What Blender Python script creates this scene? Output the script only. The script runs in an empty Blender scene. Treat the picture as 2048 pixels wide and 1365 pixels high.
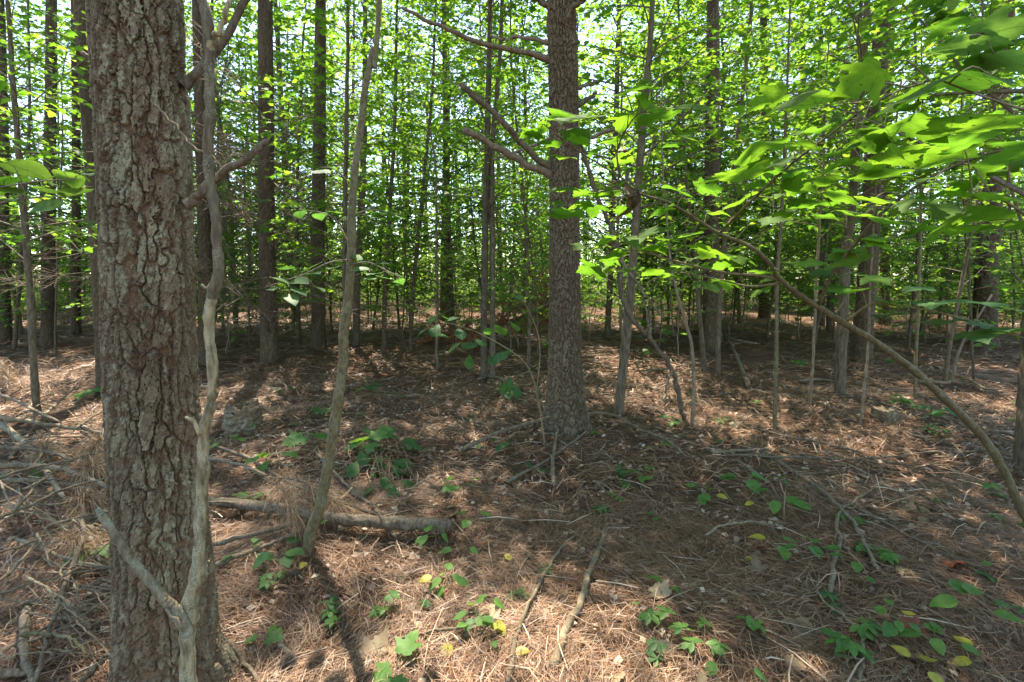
import bpy, math, random
import numpy as np
from mathutils import Vector, Matrix
from mathutils.geometry import tessellate_polygon

random.seed(11)
RNG = np.random.default_rng(11)
scene = bpy.context.scene
COL = scene.collection
R = math.radians

# ------------------------------------------------------------------ camera, sky, sun, exposure
CAM_H, FOC, PITCH, YOPT = 1.5, 967.0, R(4.0), 627.6
cam_d = bpy.data.cameras.new('camera')
cam = bpy.data.objects.new('camera', cam_d)
COL.objects.link(cam)
cam_d.sensor_width = 36.0
cam_d.lens = 36.0 * FOC / 2048.0
cam_d.shift_y = -(682.5 - YOPT) / 2048.0
cam_d.clip_start, cam_d.clip_end = 0.05, 1500
cam.location = (0, 0, CAM_H)
cam.rotation_euler = (R(90) - PITCH, 0, 0)
scene.camera = cam

SUN_EL, SUN_AZ = R(63), R(-18)            # azimuth measured from +Y towards +X
world = bpy.data.worlds.new('World')
scene.world = world
world.use_nodes = True
wn, wl = world.node_tree.nodes, world.node_tree.links
sky = wn.new('ShaderNodeTexSky')
sky.sky_type = 'NISHITA'
sky.sun_disc = False
sky.sun_elevation = SUN_EL
sky.sun_rotation = SUN_AZ
sky.air_density, sky.dust_density, sky.ozone_density = 1.0, 0.5, 1.0
bg = wn['Background']
wl.new(sky.outputs[0], bg.inputs[0])
bg.inputs[1].default_value = 0.15
sun_d = bpy.data.lights.new('sun', 'SUN')
sun = bpy.data.objects.new('sun', sun_d)
COL.objects.link(sun)
sun_d.energy, sun_d.angle, sun_d.color = 5.0, R(0.55), (1.0, 0.93, 0.82)
sdir = Vector((math.sin(SUN_AZ) * math.cos(SUN_EL), math.cos(SUN_AZ) * math.cos(SUN_EL), math.sin(SUN_EL)))
sun.rotation_euler = sdir.to_track_quat('Z', 'Y').to_euler()
vs = scene.view_settings
vs.view_transform, vs.look, vs.gamma, vs.exposure = 'Standard', 'None', 1.0, 2.2
vs.use_curve_mapping = False
vs.use_white_balance, vs.white_balance_temperature, vs.white_balance_tint = True, 6900, 8   # camera set for shade
cy = scene.cycles
cy.max_bounces, cy.diffuse_bounces, cy.glossy_bounces, cy.transmission_bounces = 7, 5, 2, 5
cy.caustics_reflective = cy.caustics_refractive = False
cy.use_denoising = True
cy.sample_clamp_indirect = 6.0

# ------------------------------------------------------------------ geometry helpers
def gz(x, y):
    x, y = np.asarray(x, float), np.asarray(y, float)
    z = (.045*np.sin(.9*x+.5)*np.cos(.7*y+1) + .028*np.sin(1.9*x+1.1*y) + .018*np.sin(3.7*y-2.3*x+2)
         + .014*np.sin(5.3*x+.3)*np.sin(4.7*y+1.2))
    return z + .012*np.clip(y-10, 0, 60) + .02*np.clip(-x-4, 0, 30)*np.clip((y-3)/8, 0, 1)*.6

def offax(px):                          # an upright cylinder off the axis looks wider by this factor
    return math.sqrt(1+((px-1024)/FOC)**2)

def ray(px, py):
    xc, yc = (px-1024)/FOC, (YOPT-py)/FOC
    return np.array([xc, math.cos(PITCH)+yc*math.sin(PITCH), -math.sin(PITCH)+yc*math.cos(PITCH)])

def W(px, py, d):                      # point at forward distance d on the sight line of a photo pixel
    r = ray(px, py)
    return np.array([0, 0, CAM_H]) + r*(d/r[1])

def G(px, py):                         # where that sight line meets the forest floor
    r = ray(px, py)
    t = CAM_H/max(-r[2], .02)
    for _ in range(12):
        p = np.array([0, 0, CAM_H]) + r*t
        t *= (CAM_H-float(gz(p[0], p[1])))/max(CAM_H-p[2], 1e-3)
    p = np.array([0, 0, CAM_H]) + r*t
    p[2] = float(gz(p[0], p[1]))
    return p

def catmull(P, n, extra=None):
    P = np.asarray(P, float)
    if len(P) == 2:
        t = np.linspace(0, 1, n)[:, None]
        return P[0]*(1-t)+P[1]*t
    Q = np.vstack([2*P[0]-P[1], P, 2*P[-1]-P[-2]])
    ts = np.linspace(0, len(P)-1-1e-9, n)
    i = ts.astype(int)
    f = (ts-i)[:, None]
    p0, p1, p2, p3 = Q[i], Q[i+1], Q[i+2], Q[i+3]
    return .5*((2*p1)+(-p0+p2)*f+(2*p0-5*p1+4*p2-p3)*f*f+(-p0+3*p1-3*p2+p3)*f**3)

class MB:
    def __init__(s):
        s.V, s.Q, s.T, s.C, s.U, s.n = [], [], [], [], [], 0
    def add(s, V, Q=None, T=None, C=None, U=None):
        V = np.asarray(V, float)
        if Q is not None and len(Q): s.Q.append(np.asarray(Q, int)+s.n)
        if T is not None and len(T): s.T.append(np.asarray(T, int)+s.n)
        s.V.append(V)
        if C is not None: s.C.append(C)
        if U is not None: s.U.append(U)
        s.n += len(V)
        return s
    def tube(s, P, r, k=6, cap=True, knob=0.0, rng=None):
        P = np.asarray(P, float)
        n = len(P)
        r = np.broadcast_to(np.asarray(r, float), (n,))
        T = np.gradient(P, axis=0)
        T /= np.linalg.norm(T, axis=1)[:, None]+1e-12
        a = np.array([0, 0, 1.]) if abs(T[0][2]) < .9 else np.array([1., 0, 0])
        N = np.cross(T[0], a); N /= np.linalg.norm(N)
        ang = np.arange(k)*2*math.pi/k
        if knob and k >= 10:
            sl = np.concatenate([[0], np.cumsum(np.linalg.norm(np.diff(P, axis=0), axis=1))])/max(float(r.mean()), 1e-4)
            sd = int(abs(P[0][0]*1000)) % 97
            rel = 1+knob*2.2*(.6*(fbm(np.cos(ang)[None]*1.6+sl[:, None]*.16+40, np.sin(ang)[None]*1.6+sl[:, None]*.10+7, sd, 3)-.5)+.5*(fbm(np.cos(ang)[None]*5+sl[:, None]*.9+40, np.sin(ang)[None]*5-sl[:, None]*.5+90, sd+3, 2)-.5))
        rows = []
        for i in range(n):
            N = N-T[i]*np.dot(N, T[i]); N /= np.linalg.norm(N)+1e-12
            B = np.cross(T[i], N)
            rr = r[i]*np.ones(k)
            if knob and rng is not None:
                if k < 10: rr = rr*(1+knob*rng.uniform(-1, 1, k))
                else: rr = rr*rel[i]
            rows.append(P[i]+(np.cos(ang)*rr)[:, None]*N+(np.sin(ang)*rr)[:, None]*B)
        V = np.vstack(rows)
        i, j = np.meshgrid(np.arange(n-1), np.arange(k), indexing='ij')
        a0 = i*k+j; b0 = i*k+(j+1) % k
        Q = np.stack([a0, b0, b0+k, a0+k], -1).reshape(-1, 4)
        Tt = []
        if cap and k > 3:
            V = np.vstack([V, P[0], P[-1]])
            for q in range(k):
                Tt.append((n*k, (q+1) % k, q))
                Tt.append((n*k+1, (n-1)*k+q, (n-1)*k+(q+1) % k))
        return s.add(V, Q, Tt)
    def mesh(s, name, smooth=True, shift=None):
        V = np.vstack(s.V) if s.V else np.zeros((0, 3))
        if shift is not None: V = V-np.asarray(shift)
        Q = np.vstack(s.Q) if s.Q else np.zeros((0, 4), int)
        T = np.vstack(s.T) if s.T else np.zeros((0, 3), int)
        m = bpy.data.meshes.new(name)
        m.vertices.add(len(V)); m.vertices.foreach_set('co', V.astype(np.float32).ravel())
        loops = np.concatenate([Q.ravel(), T.ravel()]).astype(np.int32)
        m.loops.add(len(loops)); m.loops.foreach_set('vertex_index', loops)
        starts = np.concatenate([np.arange(len(Q))*4, len(Q)*4+np.arange(len(T))*3]).astype(np.int32)
        m.polygons.add(len(starts)); m.polygons.foreach_set('loop_start', starts)
        m.polygons.foreach_set('use_smooth', np.full(len(starts), smooth))
        if s.C:
            C = np.vstack(s.C); C = np.hstack([C, np.ones((len(C), 1))]).astype(np.float32)
            at = m.attributes.new('Col', 'FLOAT_COLOR', 'POINT'); at.data.foreach_set('color', C.ravel())
        if s.U:
            U = np.vstack(s.U)
            uv = m.uv_layers.new(name='UVMap'); uv.data.foreach_set('uv', U[loops].astype(np.float32).ravel())
        m.update(calc_edges=True)
        return m

def tag(o, label=None, cat=None, group=None, kind=None):
    for k, v in (('label', label), ('category', cat), ('group', group), ('kind', kind)):
        if v: o[k] = v
    return o

def link(name, me, mat=None, parent=None, loc=(0, 0, 0), rot=None, scale=None):
    o = bpy.data.objects.new(name, me)
    if mat is not None and len(me.materials) == 0: me.materials.append(mat)
    COL.objects.link(o)
    o.parent = parent
    o.location = loc
    if rot is not None: o.rotation_euler = rot
    if scale is not None: o.scale = (scale,)*3 if np.isscalar(scale) else scale
    return o

def empty(name, loc, label, cat, group=None, rot=(0, 0, 0), scale=1.0):
    o = bpy.data.objects.new(name, None)
    o.empty_display_size = .1
    COL.objects.link(o)
    o.location = loc; o.rotation_euler = rot; o.scale = (scale,)*3
    return tag(o, label, cat, group)

def vnoise(x, y, seed=0):
    x, y = np.asarray(x, float), np.asarray(y, float)
    xi, yi = np.floor(x).astype(np.int64), np.floor(y).astype(np.int64)
    fx, fy = x-xi, y-yi
    fx, fy = fx*fx*(3-2*fx), fy*fy*(3-2*fy)
    def h(a, b):
        n = (a*374761393+b*668265263+seed*974634777) & 0xFFFFFFFF
        n = ((n ^ (n >> 13))*1274126177) & 0xFFFFFFFF
        return ((n ^ (n >> 16)) & 0xFFFF)/65535.0
    return (h(xi, yi)*(1-fx)+h(xi+1, yi)*fx)*(1-fy)+(h(xi, yi+1)*(1-fx)+h(xi+1, yi+1)*fx)*fy

def fbm(x, y, seed=0, o=4):
    s, a, t = 0, 1, 0
    for i in range(o):
        s = s+a*vnoise(x*2**i, y*2**i, seed+i*17); t += a; a *= .5
    return s/t

def sstep(a, b, x):
    t = np.clip((x-a)/(b-a), 0, 1)
    return t*t*(3-2*t)

def worley(u, v, nu, seed):
    ui, vi = np.floor(u).astype(int), np.floor(v).astype(int)
    rg = np.random.default_rng(seed)
    NV = 512
    jx, jy, rv, rw = rg.uniform(.08, .92, (nu, NV)), rg.uniform(.08, .92, (nu, NV)), rg.random((nu, NV)), rg.random((nu, NV))
    F1 = np.full(u.shape, 9.); F2 = np.full(u.shape, 9.)
    A = np.zeros(u.shape); B = np.zeros(u.shape); DX = np.zeros(u.shape); DY = np.zeros(u.shape)
    for du in (-1, 0, 1):
        for dv in (-1, 0, 1):
            a, b = (ui+du) % nu, (vi+dv) % NV
            dx, dy = ui+du+jx[a, b]-u, vi+dv+jy[a, b]-v
            d = np.sqrt(dx*dx+dy*dy)
            near = d < F1
            F2 = np.where(near, F1, np.minimum(F2, d))
            F1 = np.where(near, d, F1)
            A = np.where(near, rv[a, b], A); B = np.where(near, rw[a, b], B)
            DX = np.where(near, dx, DX); DY = np.where(near, dy, DY)
    return F1, F2, A, B, DX, DY

def bark_trunk(axis, radius, ang, hs, cw, ch, depth, seed, lichen=.35, red=.5, rough=1.0, tone=1.0):
    """Trunk whose plated bark is real relief. axis(h)->(n,3), radius(h)->(n,)."""
    rg = np.random.default_rng(seed)
    A, H = np.meshgrid(ang, hs)
    R0 = float(np.mean(radius(hs[:max(2, len(hs)//2)])))
    wob = sum(a*np.sin(k*A+w*H+p) for a, k, w, p in zip((.5, .4, .3, .25, .2), (1, 2, 3, 5, 8), rg.uniform(1, 14, 5)*np.array([1, -1, 1, -1, 1]), rg.uniform(0, 6, 5)))
    nu = max(5, int(round(2*math.pi*R0/cw)))
    nz = vnoise(A*R0/cw*2.3, H/cw*1.5, seed+5)-.5+.45*(fbm(A*R0/cw*9, H/cw*7, seed+15, 2)-.5)
    u, v = A/(2*math.pi)*nu+.42*wob+.55*nz, H/ch+.6*wob+.45*(vnoise(A*R0/cw*1.6+9, H/cw*1.6, seed+6)-.5)
    F1, F2, a1, b1, dx1, dy1 = worley(u, v, nu, seed)
    nu2 = nu*2
    n2 = vnoise(A*R0/cw*5, H/cw*5, seed+8)-.5+.5*(fbm(A*R0/cw*16, H/cw*14, seed+18, 2)-.5)
    u2, v2 = A/(2*math.pi)*nu2+.9*wob+.75*n2, H/ch*2.6+.3*wob+.8*n2
    G1, G2, a2, b2, dx2, dy2 = worley(u2, v2, nu2, seed+1)
    fis = 1-sstep(.02, .13+.12*b1, F2-F1)
    edge = 1-sstep(0, .075, G2-G1)
    fine = fbm(A*R0*160, H*110, seed+3, 3)-.5
    mid = fbm(A*R0*45, H*30, seed+4, 3)-.5
    body = 1-fis
    disp = depth*(-1.0*fis + body*(.40*(a1-.5) + .62*(a2-.5) + .16*dy2*(.3+b2) - .42*edge) + .20*mid*rough + .42*fine*rough)
    Rr = radius(hs)[:, None]*np.ones_like(A)
    P = axis(hs)
    lob = 1+.03*np.sin(3*A+1.3*H+seed)+.02*np.sin(2*A-.7*H)+.10*np.sin(5*A+seed)*np.exp(-np.clip(H-hs[0]-.15, 0, None)/.14)
    X = P[:, 0][:, None]+np.cos(A)*(Rr*lob+disp)
    Y = P[:, 1][:, None]+np.sin(A)*(Rr*lob+disp)
    Z = P[:, 2][:, None]+0*A+.25*disp*np.sin(9*A)
    V = np.stack([X, Y, Z], -1).reshape(-1, 3)
    grey = np.array([.205, .158, .102]); brown = np.array([.145, .100, .062]); rust = np.array([.175, .098, .058]); lich = np.array([.32, .305, .20])
    wplate = np.clip(.30+.9*(a2-.5)+.5*(a1-.5)+1.2*mid, 0, 1)*body
    c = brown[None, None]*(1-wplate[..., None])+grey[None, None]*wplate[..., None]
    rustm = np.clip(red*(fis*.8+edge*.25+.8*(fbm(A*R0*7, H*2.2, seed+31, 3)-.5)), 0, .85)
    c = c*(1-rustm[..., None])+rust*rustm[..., None]
    lm = sstep(.55, .66, fbm(A*R0*9+3, H*5, seed+21, 3)*.5+.5*fbm(A*R0*75, H*60, seed+22, 3)+.10*(a2-.5)-.12*fis)*lichen*2
    lm = np.clip(lm, 0, .85)
    c = c*(1-lm[..., None])+lich*lm[..., None]
    c = tone*c*(.72+.56*fbm(A*R0*6+5, H*1.7, seed+51, 3))[..., None]*(.55+.9*fbm(A*R0*220, H*200, seed+41, 2))[..., None]
    na, nh = len(ang), len(hs)
    i, j = np.meshgrid(np.arange(nh-1), np.arange(na), indexing='ij')
    q0 = i*na+j; q1 = i*na+(j+1) % na
    Q = np.stack([q0, q1, q1+na, q0+na], -1).reshape(-1, 4)
    return MB().add(V, Q, None, c.reshape(-1, 3))

# ------------------------------------------------------------------ materials
def mat(name):
    m = bpy.data.materials.new(name); m.use_nodes = True
    nt = m.node_tree
    return m, nt.nodes, nt.links, nt.nodes['Principled BSDF']

def ramp(N, stops, interp='LINEAR'):
    r = N.new('ShaderNodeValToRGB'); e = r.color_ramp.elements
    r.color_ramp.interpolation = interp
    while len(e) < len(stops): e.new(.5)
    for k, (p, c) in zip(e, stops):
        k.position = p; k.color = (*c, 1)
    return r

def noise(N, L, coord, scale, detail=4, stretch=None, rough=.55):
    t = N.new('ShaderNodeTexNoise'); t.inputs['Scale'].default_value = scale; t.inputs['Detail'].default_value = detail
    t.inputs['Roughness'].default_value = rough
    if stretch:
        mp = N.new('ShaderNodeMapping'); mp.inputs['Scale'].default_value = stretch
        L.new(coord, mp.inputs['Vector']); coord = mp.outputs[0]
    L.new(coord, t.inputs['Vector'])
    return t

def mixc(N, L, fac, a, b, mode='MIX'):
    m = N.new('ShaderNodeMix'); m.data_type = 'RGBA'; m.blend_type = mode
    for sock, v in ((m.inputs[0], fac), (m.inputs[6], a), (m.inputs[7], b)):
        if hasattr(v, 'links'): L.new(v, sock)
        elif np.isscalar(v): sock.default_value = v
        else: sock.default_value = (*v, 1)
    return m.outputs[2]

def bump(N, L, h, dist, strength=1.0):
    b = N.new('ShaderNodeBump'); b.inputs['Distance'].default_value = dist; b.inputs['Strength'].default_value = strength
    L.new(h, b.inputs['Height'])
    return b.outputs[0]

def bark_attr_mat():
    m, N, L, B = mat('pine_bark')
    at = N.new('ShaderNodeAttribute'); at.attribute_name = 'Col'
    tc = N.new('ShaderNodeTexCoord')
    n1 = noise(N, L, tc.outputs['Object'], 260, 3)
    n2 = noise(N, L, tc.outputs['Object'], 55, 5, (1, 1, .45))
    c = mixc(N, L, .55, at.outputs['Color'], mixc(N, L, n2.outputs[0], (.45, .42, .40), (1.5, 1.5, 1.45)), 'MULTIPLY')
    L.new(c, B.inputs['Base Color'])
    B.inputs['Roughness'].default_value = .85; B.inputs['Specular IOR Level'].default_value = .25
    s = N.new('ShaderNodeMath'); s.operation = 'ADD'; L.new(n1.outputs[0], s.inputs[0]); L.new(n2.outputs[0], s.inputs[1])
    L.new(bump(N, L, s.outputs[0], .004, .9), B.inputs['Normal'])
    return m

def bark_mat(name, dark, light, lichen, lich_amt=.5, scale=1.0, rough=.85, vert=.25):
    m, N, L, B = mat(name)
    tc = N.new('ShaderNodeTexCoord'); oi = N.new('ShaderNodeObjectInfo')
    co = N.new('ShaderNodeVectorMath'); co.operation = 'ADD'
    L.new(tc.outputs['Object'], co.inputs[0])
    sc = N.new('ShaderNodeVectorMath'); sc.operation = 'SCALE'; sc.inputs[0].default_value = (31, 17, 23); L.new(oi.outputs['Random'], sc.inputs['Scale'])
    L.new(sc.outputs[0], co.inputs[1])
    v = co.outputs[0]
    n1 = noise(N, L, v, 60*scale, 5, (1, 1, vert)); n2 = noise(N, L, v, 14*scale, 4, (1, 1, .6)); n3 = noise(N, L, v, 190*scale, 3)
    r1 = ramp(N, [(.33, dark), (.68, light)]); L.new(n1.outputs[0], r1.inputs[0])
    r2 = ramp(N, [(.56-.1*lich_amt, (0, 0, 0)), (.66-.1*lich_amt, (1, 1, 1))]); L.new(n2.outputs[0], r2.inputs[0])
    r3 = ramp(N, [(.42, (0, 0, 0)), (.6, (1, 1, 1))]); L.new(n3.outputs[0], r3.inputs[0])
    mm = N.new('ShaderNodeMath'); mm.operation = 'MULTIPLY'; L.new(r2.outputs[0], mm.inputs[0]); L.new(r3.outputs[0], mm.inputs[1])
    m2 = N.new('ShaderNodeMath'); m2.operation = 'MULTIPLY'; L.new(mm.outputs[0], m2.inputs[0]); m2.inputs[1].default_value = .35+.6*lich_amt
    c = mixc(N, L, m2.outputs[0], r1.outputs[0], lichen)
    hs = N.new('ShaderNodeHueSaturation'); L.new(c, hs.inputs['Color'])
    mr = N.new('ShaderNodeMapRange'); mr.inputs['To Min'].default_value = .75; mr.inputs['To Max'].default_value = 1.25
    L.new(oi.outputs['Random'], mr.inputs[0]); L.new(mr.outputs[0], hs.inputs['Value'])
    L.new(hs.outputs[0], B.inputs['Base Color'])
    B.inputs['Roughness'].default_value = rough; B.inputs['Specular IOR Level'].default_value = .25
    a = N.new('ShaderNodeMath'); a.operation = 'ADD'; L.new(n1.outputs[0], a.inputs[0]); L.new(n3.outputs[0], a.inputs[1])
    L.new(bump(N, L, a.outputs[0], .004/scale, .9), B.inputs['Normal'])
    return m

def leaf_mat(name, cols, trans, tmix=.5, veins=False, gloss=.55, spots=None, spec=.2):
    m, N, L, B = mat(name)
    geo = N.new('ShaderNodeNewGeometry'); oi = N.new('ShaderNodeObjectInfo')
    add = N.new('ShaderNodeMath'); add.operation = 'ADD'; L.new(geo.outputs['Random Per Island'], add.inputs[0]); L.new(oi.outputs['Random'], add.inputs[1])
    fr = N.new('ShaderNodeMath'); fr.operation = 'FRACT'; L.new(add.outputs[0], fr.inputs[0])
    r = ramp(N, [(i/(len(cols)-1), c) for i, c in enumerate(cols)]); L.new(fr.outputs[0], r.inputs[0])
    rt = ramp(N, [(i/(len(trans)-1), c) for i, c in enumerate(trans)]); L.new(fr.outputs[0], rt.inputs[0])
    c, ct = r.outputs[0], rt.outputs[0]
    tc = N.new('ShaderNodeTexCoord')
    if veins:
        sx = N.new('ShaderNodeSeparateXYZ'); L.new(tc.outputs['UV'], sx.inputs[0])
        def M(op, a, b=None):
            q = N.new('ShaderNodeMath'); q.operation = op
            for k, v in enumerate((a, b)):
                if v is None: continue
                if hasattr(v, 'links'): L.new(v, q.inputs[k])
                else: q.inputs[k].default_value = v
            return q.outputs[0]
        au = M('ABSOLUTE', sx.outputs[0])
        mid = M('LESS_THAN', au, .012)
        if veins == 'palm':
            for th in (.70, 1.35):
                dr = M('ABSOLUTE', M('SUBTRACT', M('MULTIPLY', au, math.cos(th)), M('MULTIPLY', sx.outputs[1], math.sin(th))))
                mid = M('MAXIMUM', mid, M('LESS_THAN', dr, .009))
        sl = M('FRACT', M('MULTIPLY', M('SUBTRACT', sx.outputs[1], M('MULTIPLY', au, .75)), 6.5))
        side = M('MULTIPLY', M('LESS_THAN', sl, .07), .55)
        vv = M('MAXIMUM', mid, side)
        c = mixc(N, L, M('MULTIPLY', vv, .55), c, (.16, .24, .07))
        ct = mixc(N, L, M('MULTIPLY', vv, .6), ct, (.06, .12, .015))
        va = N.new('ShaderNodeVectorMath'); va.operation = 'ADD'; L.new(tc.outputs['UV'], va.inputs[0])
        vsx = N.new('ShaderNodeCombineXYZ'); L.new(M('MULTIPLY', oi.outputs['Random'], 37.0), vsx.inputs[0]); L.new(vsx.outputs[0], va.inputs[1])
        nb1 = noise(N, L, va.outputs[0], 13, 2); nb2 = noise(N, L, va.outputs[0], 2.5, 3)
        rb = ramp(N, [(.66, (0, 0, 0)), (.70, (1, 1, 1))]); L.new(nb1.outputs[0], rb.inputs[0])
        c = mixc(N, L, rb.outputs[0], c, (.10, .07, .03)); ct = mixc(N, L, rb.outputs[0], ct, (.05, .035, .01))
        rv = ramp(N, [(.3, (.72, .76, .7)), (.7, (1.2, 1.15, 1.1))]); L.new(nb2.outputs[0], rv.inputs[0])
        c = mixc(N, L, 1.0, c, rv.outputs[0], 'MULTIPLY'); ct = mixc(N, L, 1.0, ct, rv.outputs[0], 'MULTIPLY')
    if spots:
        n = noise(N, L, tc.outputs['Object'], 30, 3)
        rr = ramp(N, [(.60, (0, 0, 0)), (.70, (1, 1, 1))]); L.new(n.outputs[0], rr.inputs[0])
        c = mixc(N, L, rr.outputs[0], c, spots); ct = mixc(N, L, rr.outputs[0], ct, spots)
    L.new(c, B.inputs['Base Color']); B.inputs['Roughness'].default_value = gloss; B.inputs['Specular IOR Level'].default_value = spec
    T = N.new('ShaderNodeBsdfTranslucent'); L.new(ct, T.inputs[0])
    mx = N.new('ShaderNodeMixShader'); mx.inputs[0].default_value = tmix
    L.new(B.outputs[0], mx.inputs[1]); L.new(T.outputs[0], mx.inputs[2])
    L.new(mx.outputs[0], N['Material Output'].inputs[0])
    return m

def island_mat(name, stops, rough=.6, spec=.35, tmix=0.0):
    m, N, L, B = mat(name)
    geo = N.new('ShaderNodeNewGeometry')
    r = ramp(N, stops); L.new(geo.outputs['Random Per Island'], r.inputs[0])
    c = r.outputs[0]
    L.new(c, B.inputs['Base Color']); B.inputs['Roughness'].default_value = rough; B.inputs['Specular IOR Level'].default_value = spec
    if tmix:
        T = N.new('ShaderNodeBsdfTranslucent'); L.new(c, T.inputs[0])
        mx = N.new('ShaderNodeMixShader'); mx.inputs[0].default_value = tmix
        L.new(B.outputs[0], mx.inputs[1]); L.new(T.outputs[0], mx.inputs[2]); L.new(mx.outputs[0], N['Material Output'].inputs[0])
    return m

def ground_mat():
    m, N, L, B = mat('forest_floor')
    tc = N.new('ShaderNodeTexCoord')
    n1 = noise(N, L, tc.outputs['Object'], 1.1, 5); n2 = noise(N, L, tc.outputs['Object'], 14, 6, None, .7); n3 = noise(N, L, tc.outputs['Object'], 70, 4, (1, .35, 1), .7)
    r1 = ramp(N, [(.3, (.075, .042, .025)), (.5, (.13, .072, .041)), (.72, (.20, .115, .066))]); L.new(n3.outputs[0], r1.inputs[0])
    r2 = ramp(N, [(.35, (.60, .55, .52)), (.65, (1.25, 1.2, 1.15))]); L.new(n2.outputs[0], r2.inputs[0])
    r3 = ramp(N, [(.35, (.8, .8, .8)), (.65, (1.15, 1.1, 1.05))]); L.new(n1.outputs[0], r3.inputs[0])
    c = mixc(N, L, 1.0, mixc(N, L, .9, r1.outputs[0], r2.outputs[0], 'MULTIPLY'), r3.outputs[0], 'MULTIPLY')
    L.new(c, B.inputs['Base Color']); B.inputs['Roughness'].default_value = .85; B.inputs['Specular IOR Level'].default_value = .2
    s = N.new('ShaderNodeMath'); s.operation = 'ADD'; L.new(n2.outputs[0], s.inputs[0]); L.new(n3.outputs[0], s.inputs[1])
    L.new(bump(N, L, s.outputs[0], .05, 1.0), B.inputs['Normal'])
    return m

M = {}
M['pine_bark'] = bark_attr_mat()
M['ground'] = ground_mat()
M['grey_bark'] = bark_mat('grey_sapling_bark', (.050, .037, .024), (.128, .096, .062), (.20, .19, .13), .25, 1.0)
M['pale_bark'] = bark_mat('pale_sapling_bark', (.085, .062, .038), (.205, .152, .094), (.28, .26, .18), .4, 1.3)
M['olive_bark'] = bark_mat('olive_sapling_bark', (.085, .068, .032), (.19, .15, .08), (.26, .25, .16), .35, 1.4, .75, .5)
M['rough_bark'] = bark_mat('furrowed_grey_bark', (.055, .041, .027), (.155, .118, .076), (.23, .21, .14), .3, .8, .9, .18)
M['stem_bark'] = bark_mat('dead_stem_bark', (.075, .055, .033), (.205, .155, .095), (.30, .27, .18), .5, 1.2)
M['dead_bark'] = bark_mat('dead_pine_branch_bark', (.070, .050, .033), (.185, .138, .092), (.27, .25, .18), .3, 1.2)
M['dead_grey'] = bark_mat('weathered_dead_wood', (.082, .060, .038), (.205, .155, .10), (.28, .265, .185), .3, 1.3)
M['lichen_wood'] = bark_mat('lichen_covered_dead_wood', (.10, .075, .040), (.36, .275, .160), (.40, .38, .27), .7, 1.3)
M['blue_lichen'] = bark_mat('blue_green_lichen_wood', (.11, .085, .053), (.27, .215, .14), (.30, .33, .26), .8, 1.2)
M['twig'] = bark_mat('twig_bark', (.10, .075, .05), (.20, .155, .11), (.25, .25, .2), .2, 2.0)
M['canopy'] = leaf_mat('canopy_leaf', [(.040, .105, .015), (.062, .150, .020), (.088, .170, .022), (.050, .125, .030)],
                       [(.10, .25, .018), (.17, .34, .022), (.29, .44, .03), (.13, .29, .03)], .58)
M['bluegreen'] = leaf_mat('shade_leaf', [(.035, .090, .035), (.05, .12, .04), (.065, .14, .045)], [(.10, .26, .04), (.15, .33, .05), (.20, .36, .05)], .42, True, .5, None, .18)  # cool shade and sky sheen put into this leaf colour
M['maple'] = leaf_mat('maple_leaf', [(.05, .115, .02), (.075, .15, .025), (.065, .13, .02)], [(.13, .30, .02), (.21, .38, .022), (.12, .28, .02)], .55, 'palm', .6, None, .08)
M['plant'] = leaf_mat('ground_plant_leaf', [(.05, .125, .03), (.07, .16, .035), (.09, .18, .04)], [(.18, .36, .04), (.24, .42, .05), (.28, .45, .05)], .4, True, .5, None, .25)
M['yellow'] = leaf_mat('yellowing_leaf', [(.30, .25, .035), (.36, .29, .04), (.24, .26, .04)], [(.36, .30, .03), (.40, .34, .04)], .3, True, .45, (.16, .25, .04))
M['dead_leaf'] = leaf_mat('dead_leaf', [(.20, .125, .070), (.30, .21, .13), (.14, .085, .05), (.36, .265, .17), (.18, .105, .06)], [(.2, .12, .06), (.26, .17, .09)], .2, True, .6, (.17, .11, .07), .25)
M['red_leaf'] = leaf_mat('red_dead_leaf', [(.20, .045, .03), (.26, .08, .04)], [(.25, .05, .03), (.25, .07, .03)], .25, True, .5)
M['pine_needle'] = island_mat('green_pine_needle', [(0, (.03, .06, .022)), (.5, (.05, .09, .03)), (1, (.075, .115, .04))], .5, .3, .25)
M['brown_needle'] = island_mat('brown_pine_needle', [(0, (.20, .115, .062)), (.5, (.33, .205, .115)), (1, (.43, .285, .165))], .5, .4, .2)
M['litter'] = island_mat('needle_litter', [(0, (.050, .026, .015)), (.3, (.125, .060, .030)), (.62, (.205, .103, .052)), (.86, (.27, .148, .080)), (1, (.42, .29, .19))], .5, .4)
M['debris'] = island_mat('litter_crumbs', [(0, (.07, .045, .035)), (.4, (.20, .13, .09)), (.7, (.34, .25, .17)), (1, (.46, .36, .26))], .7, .25)

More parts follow.
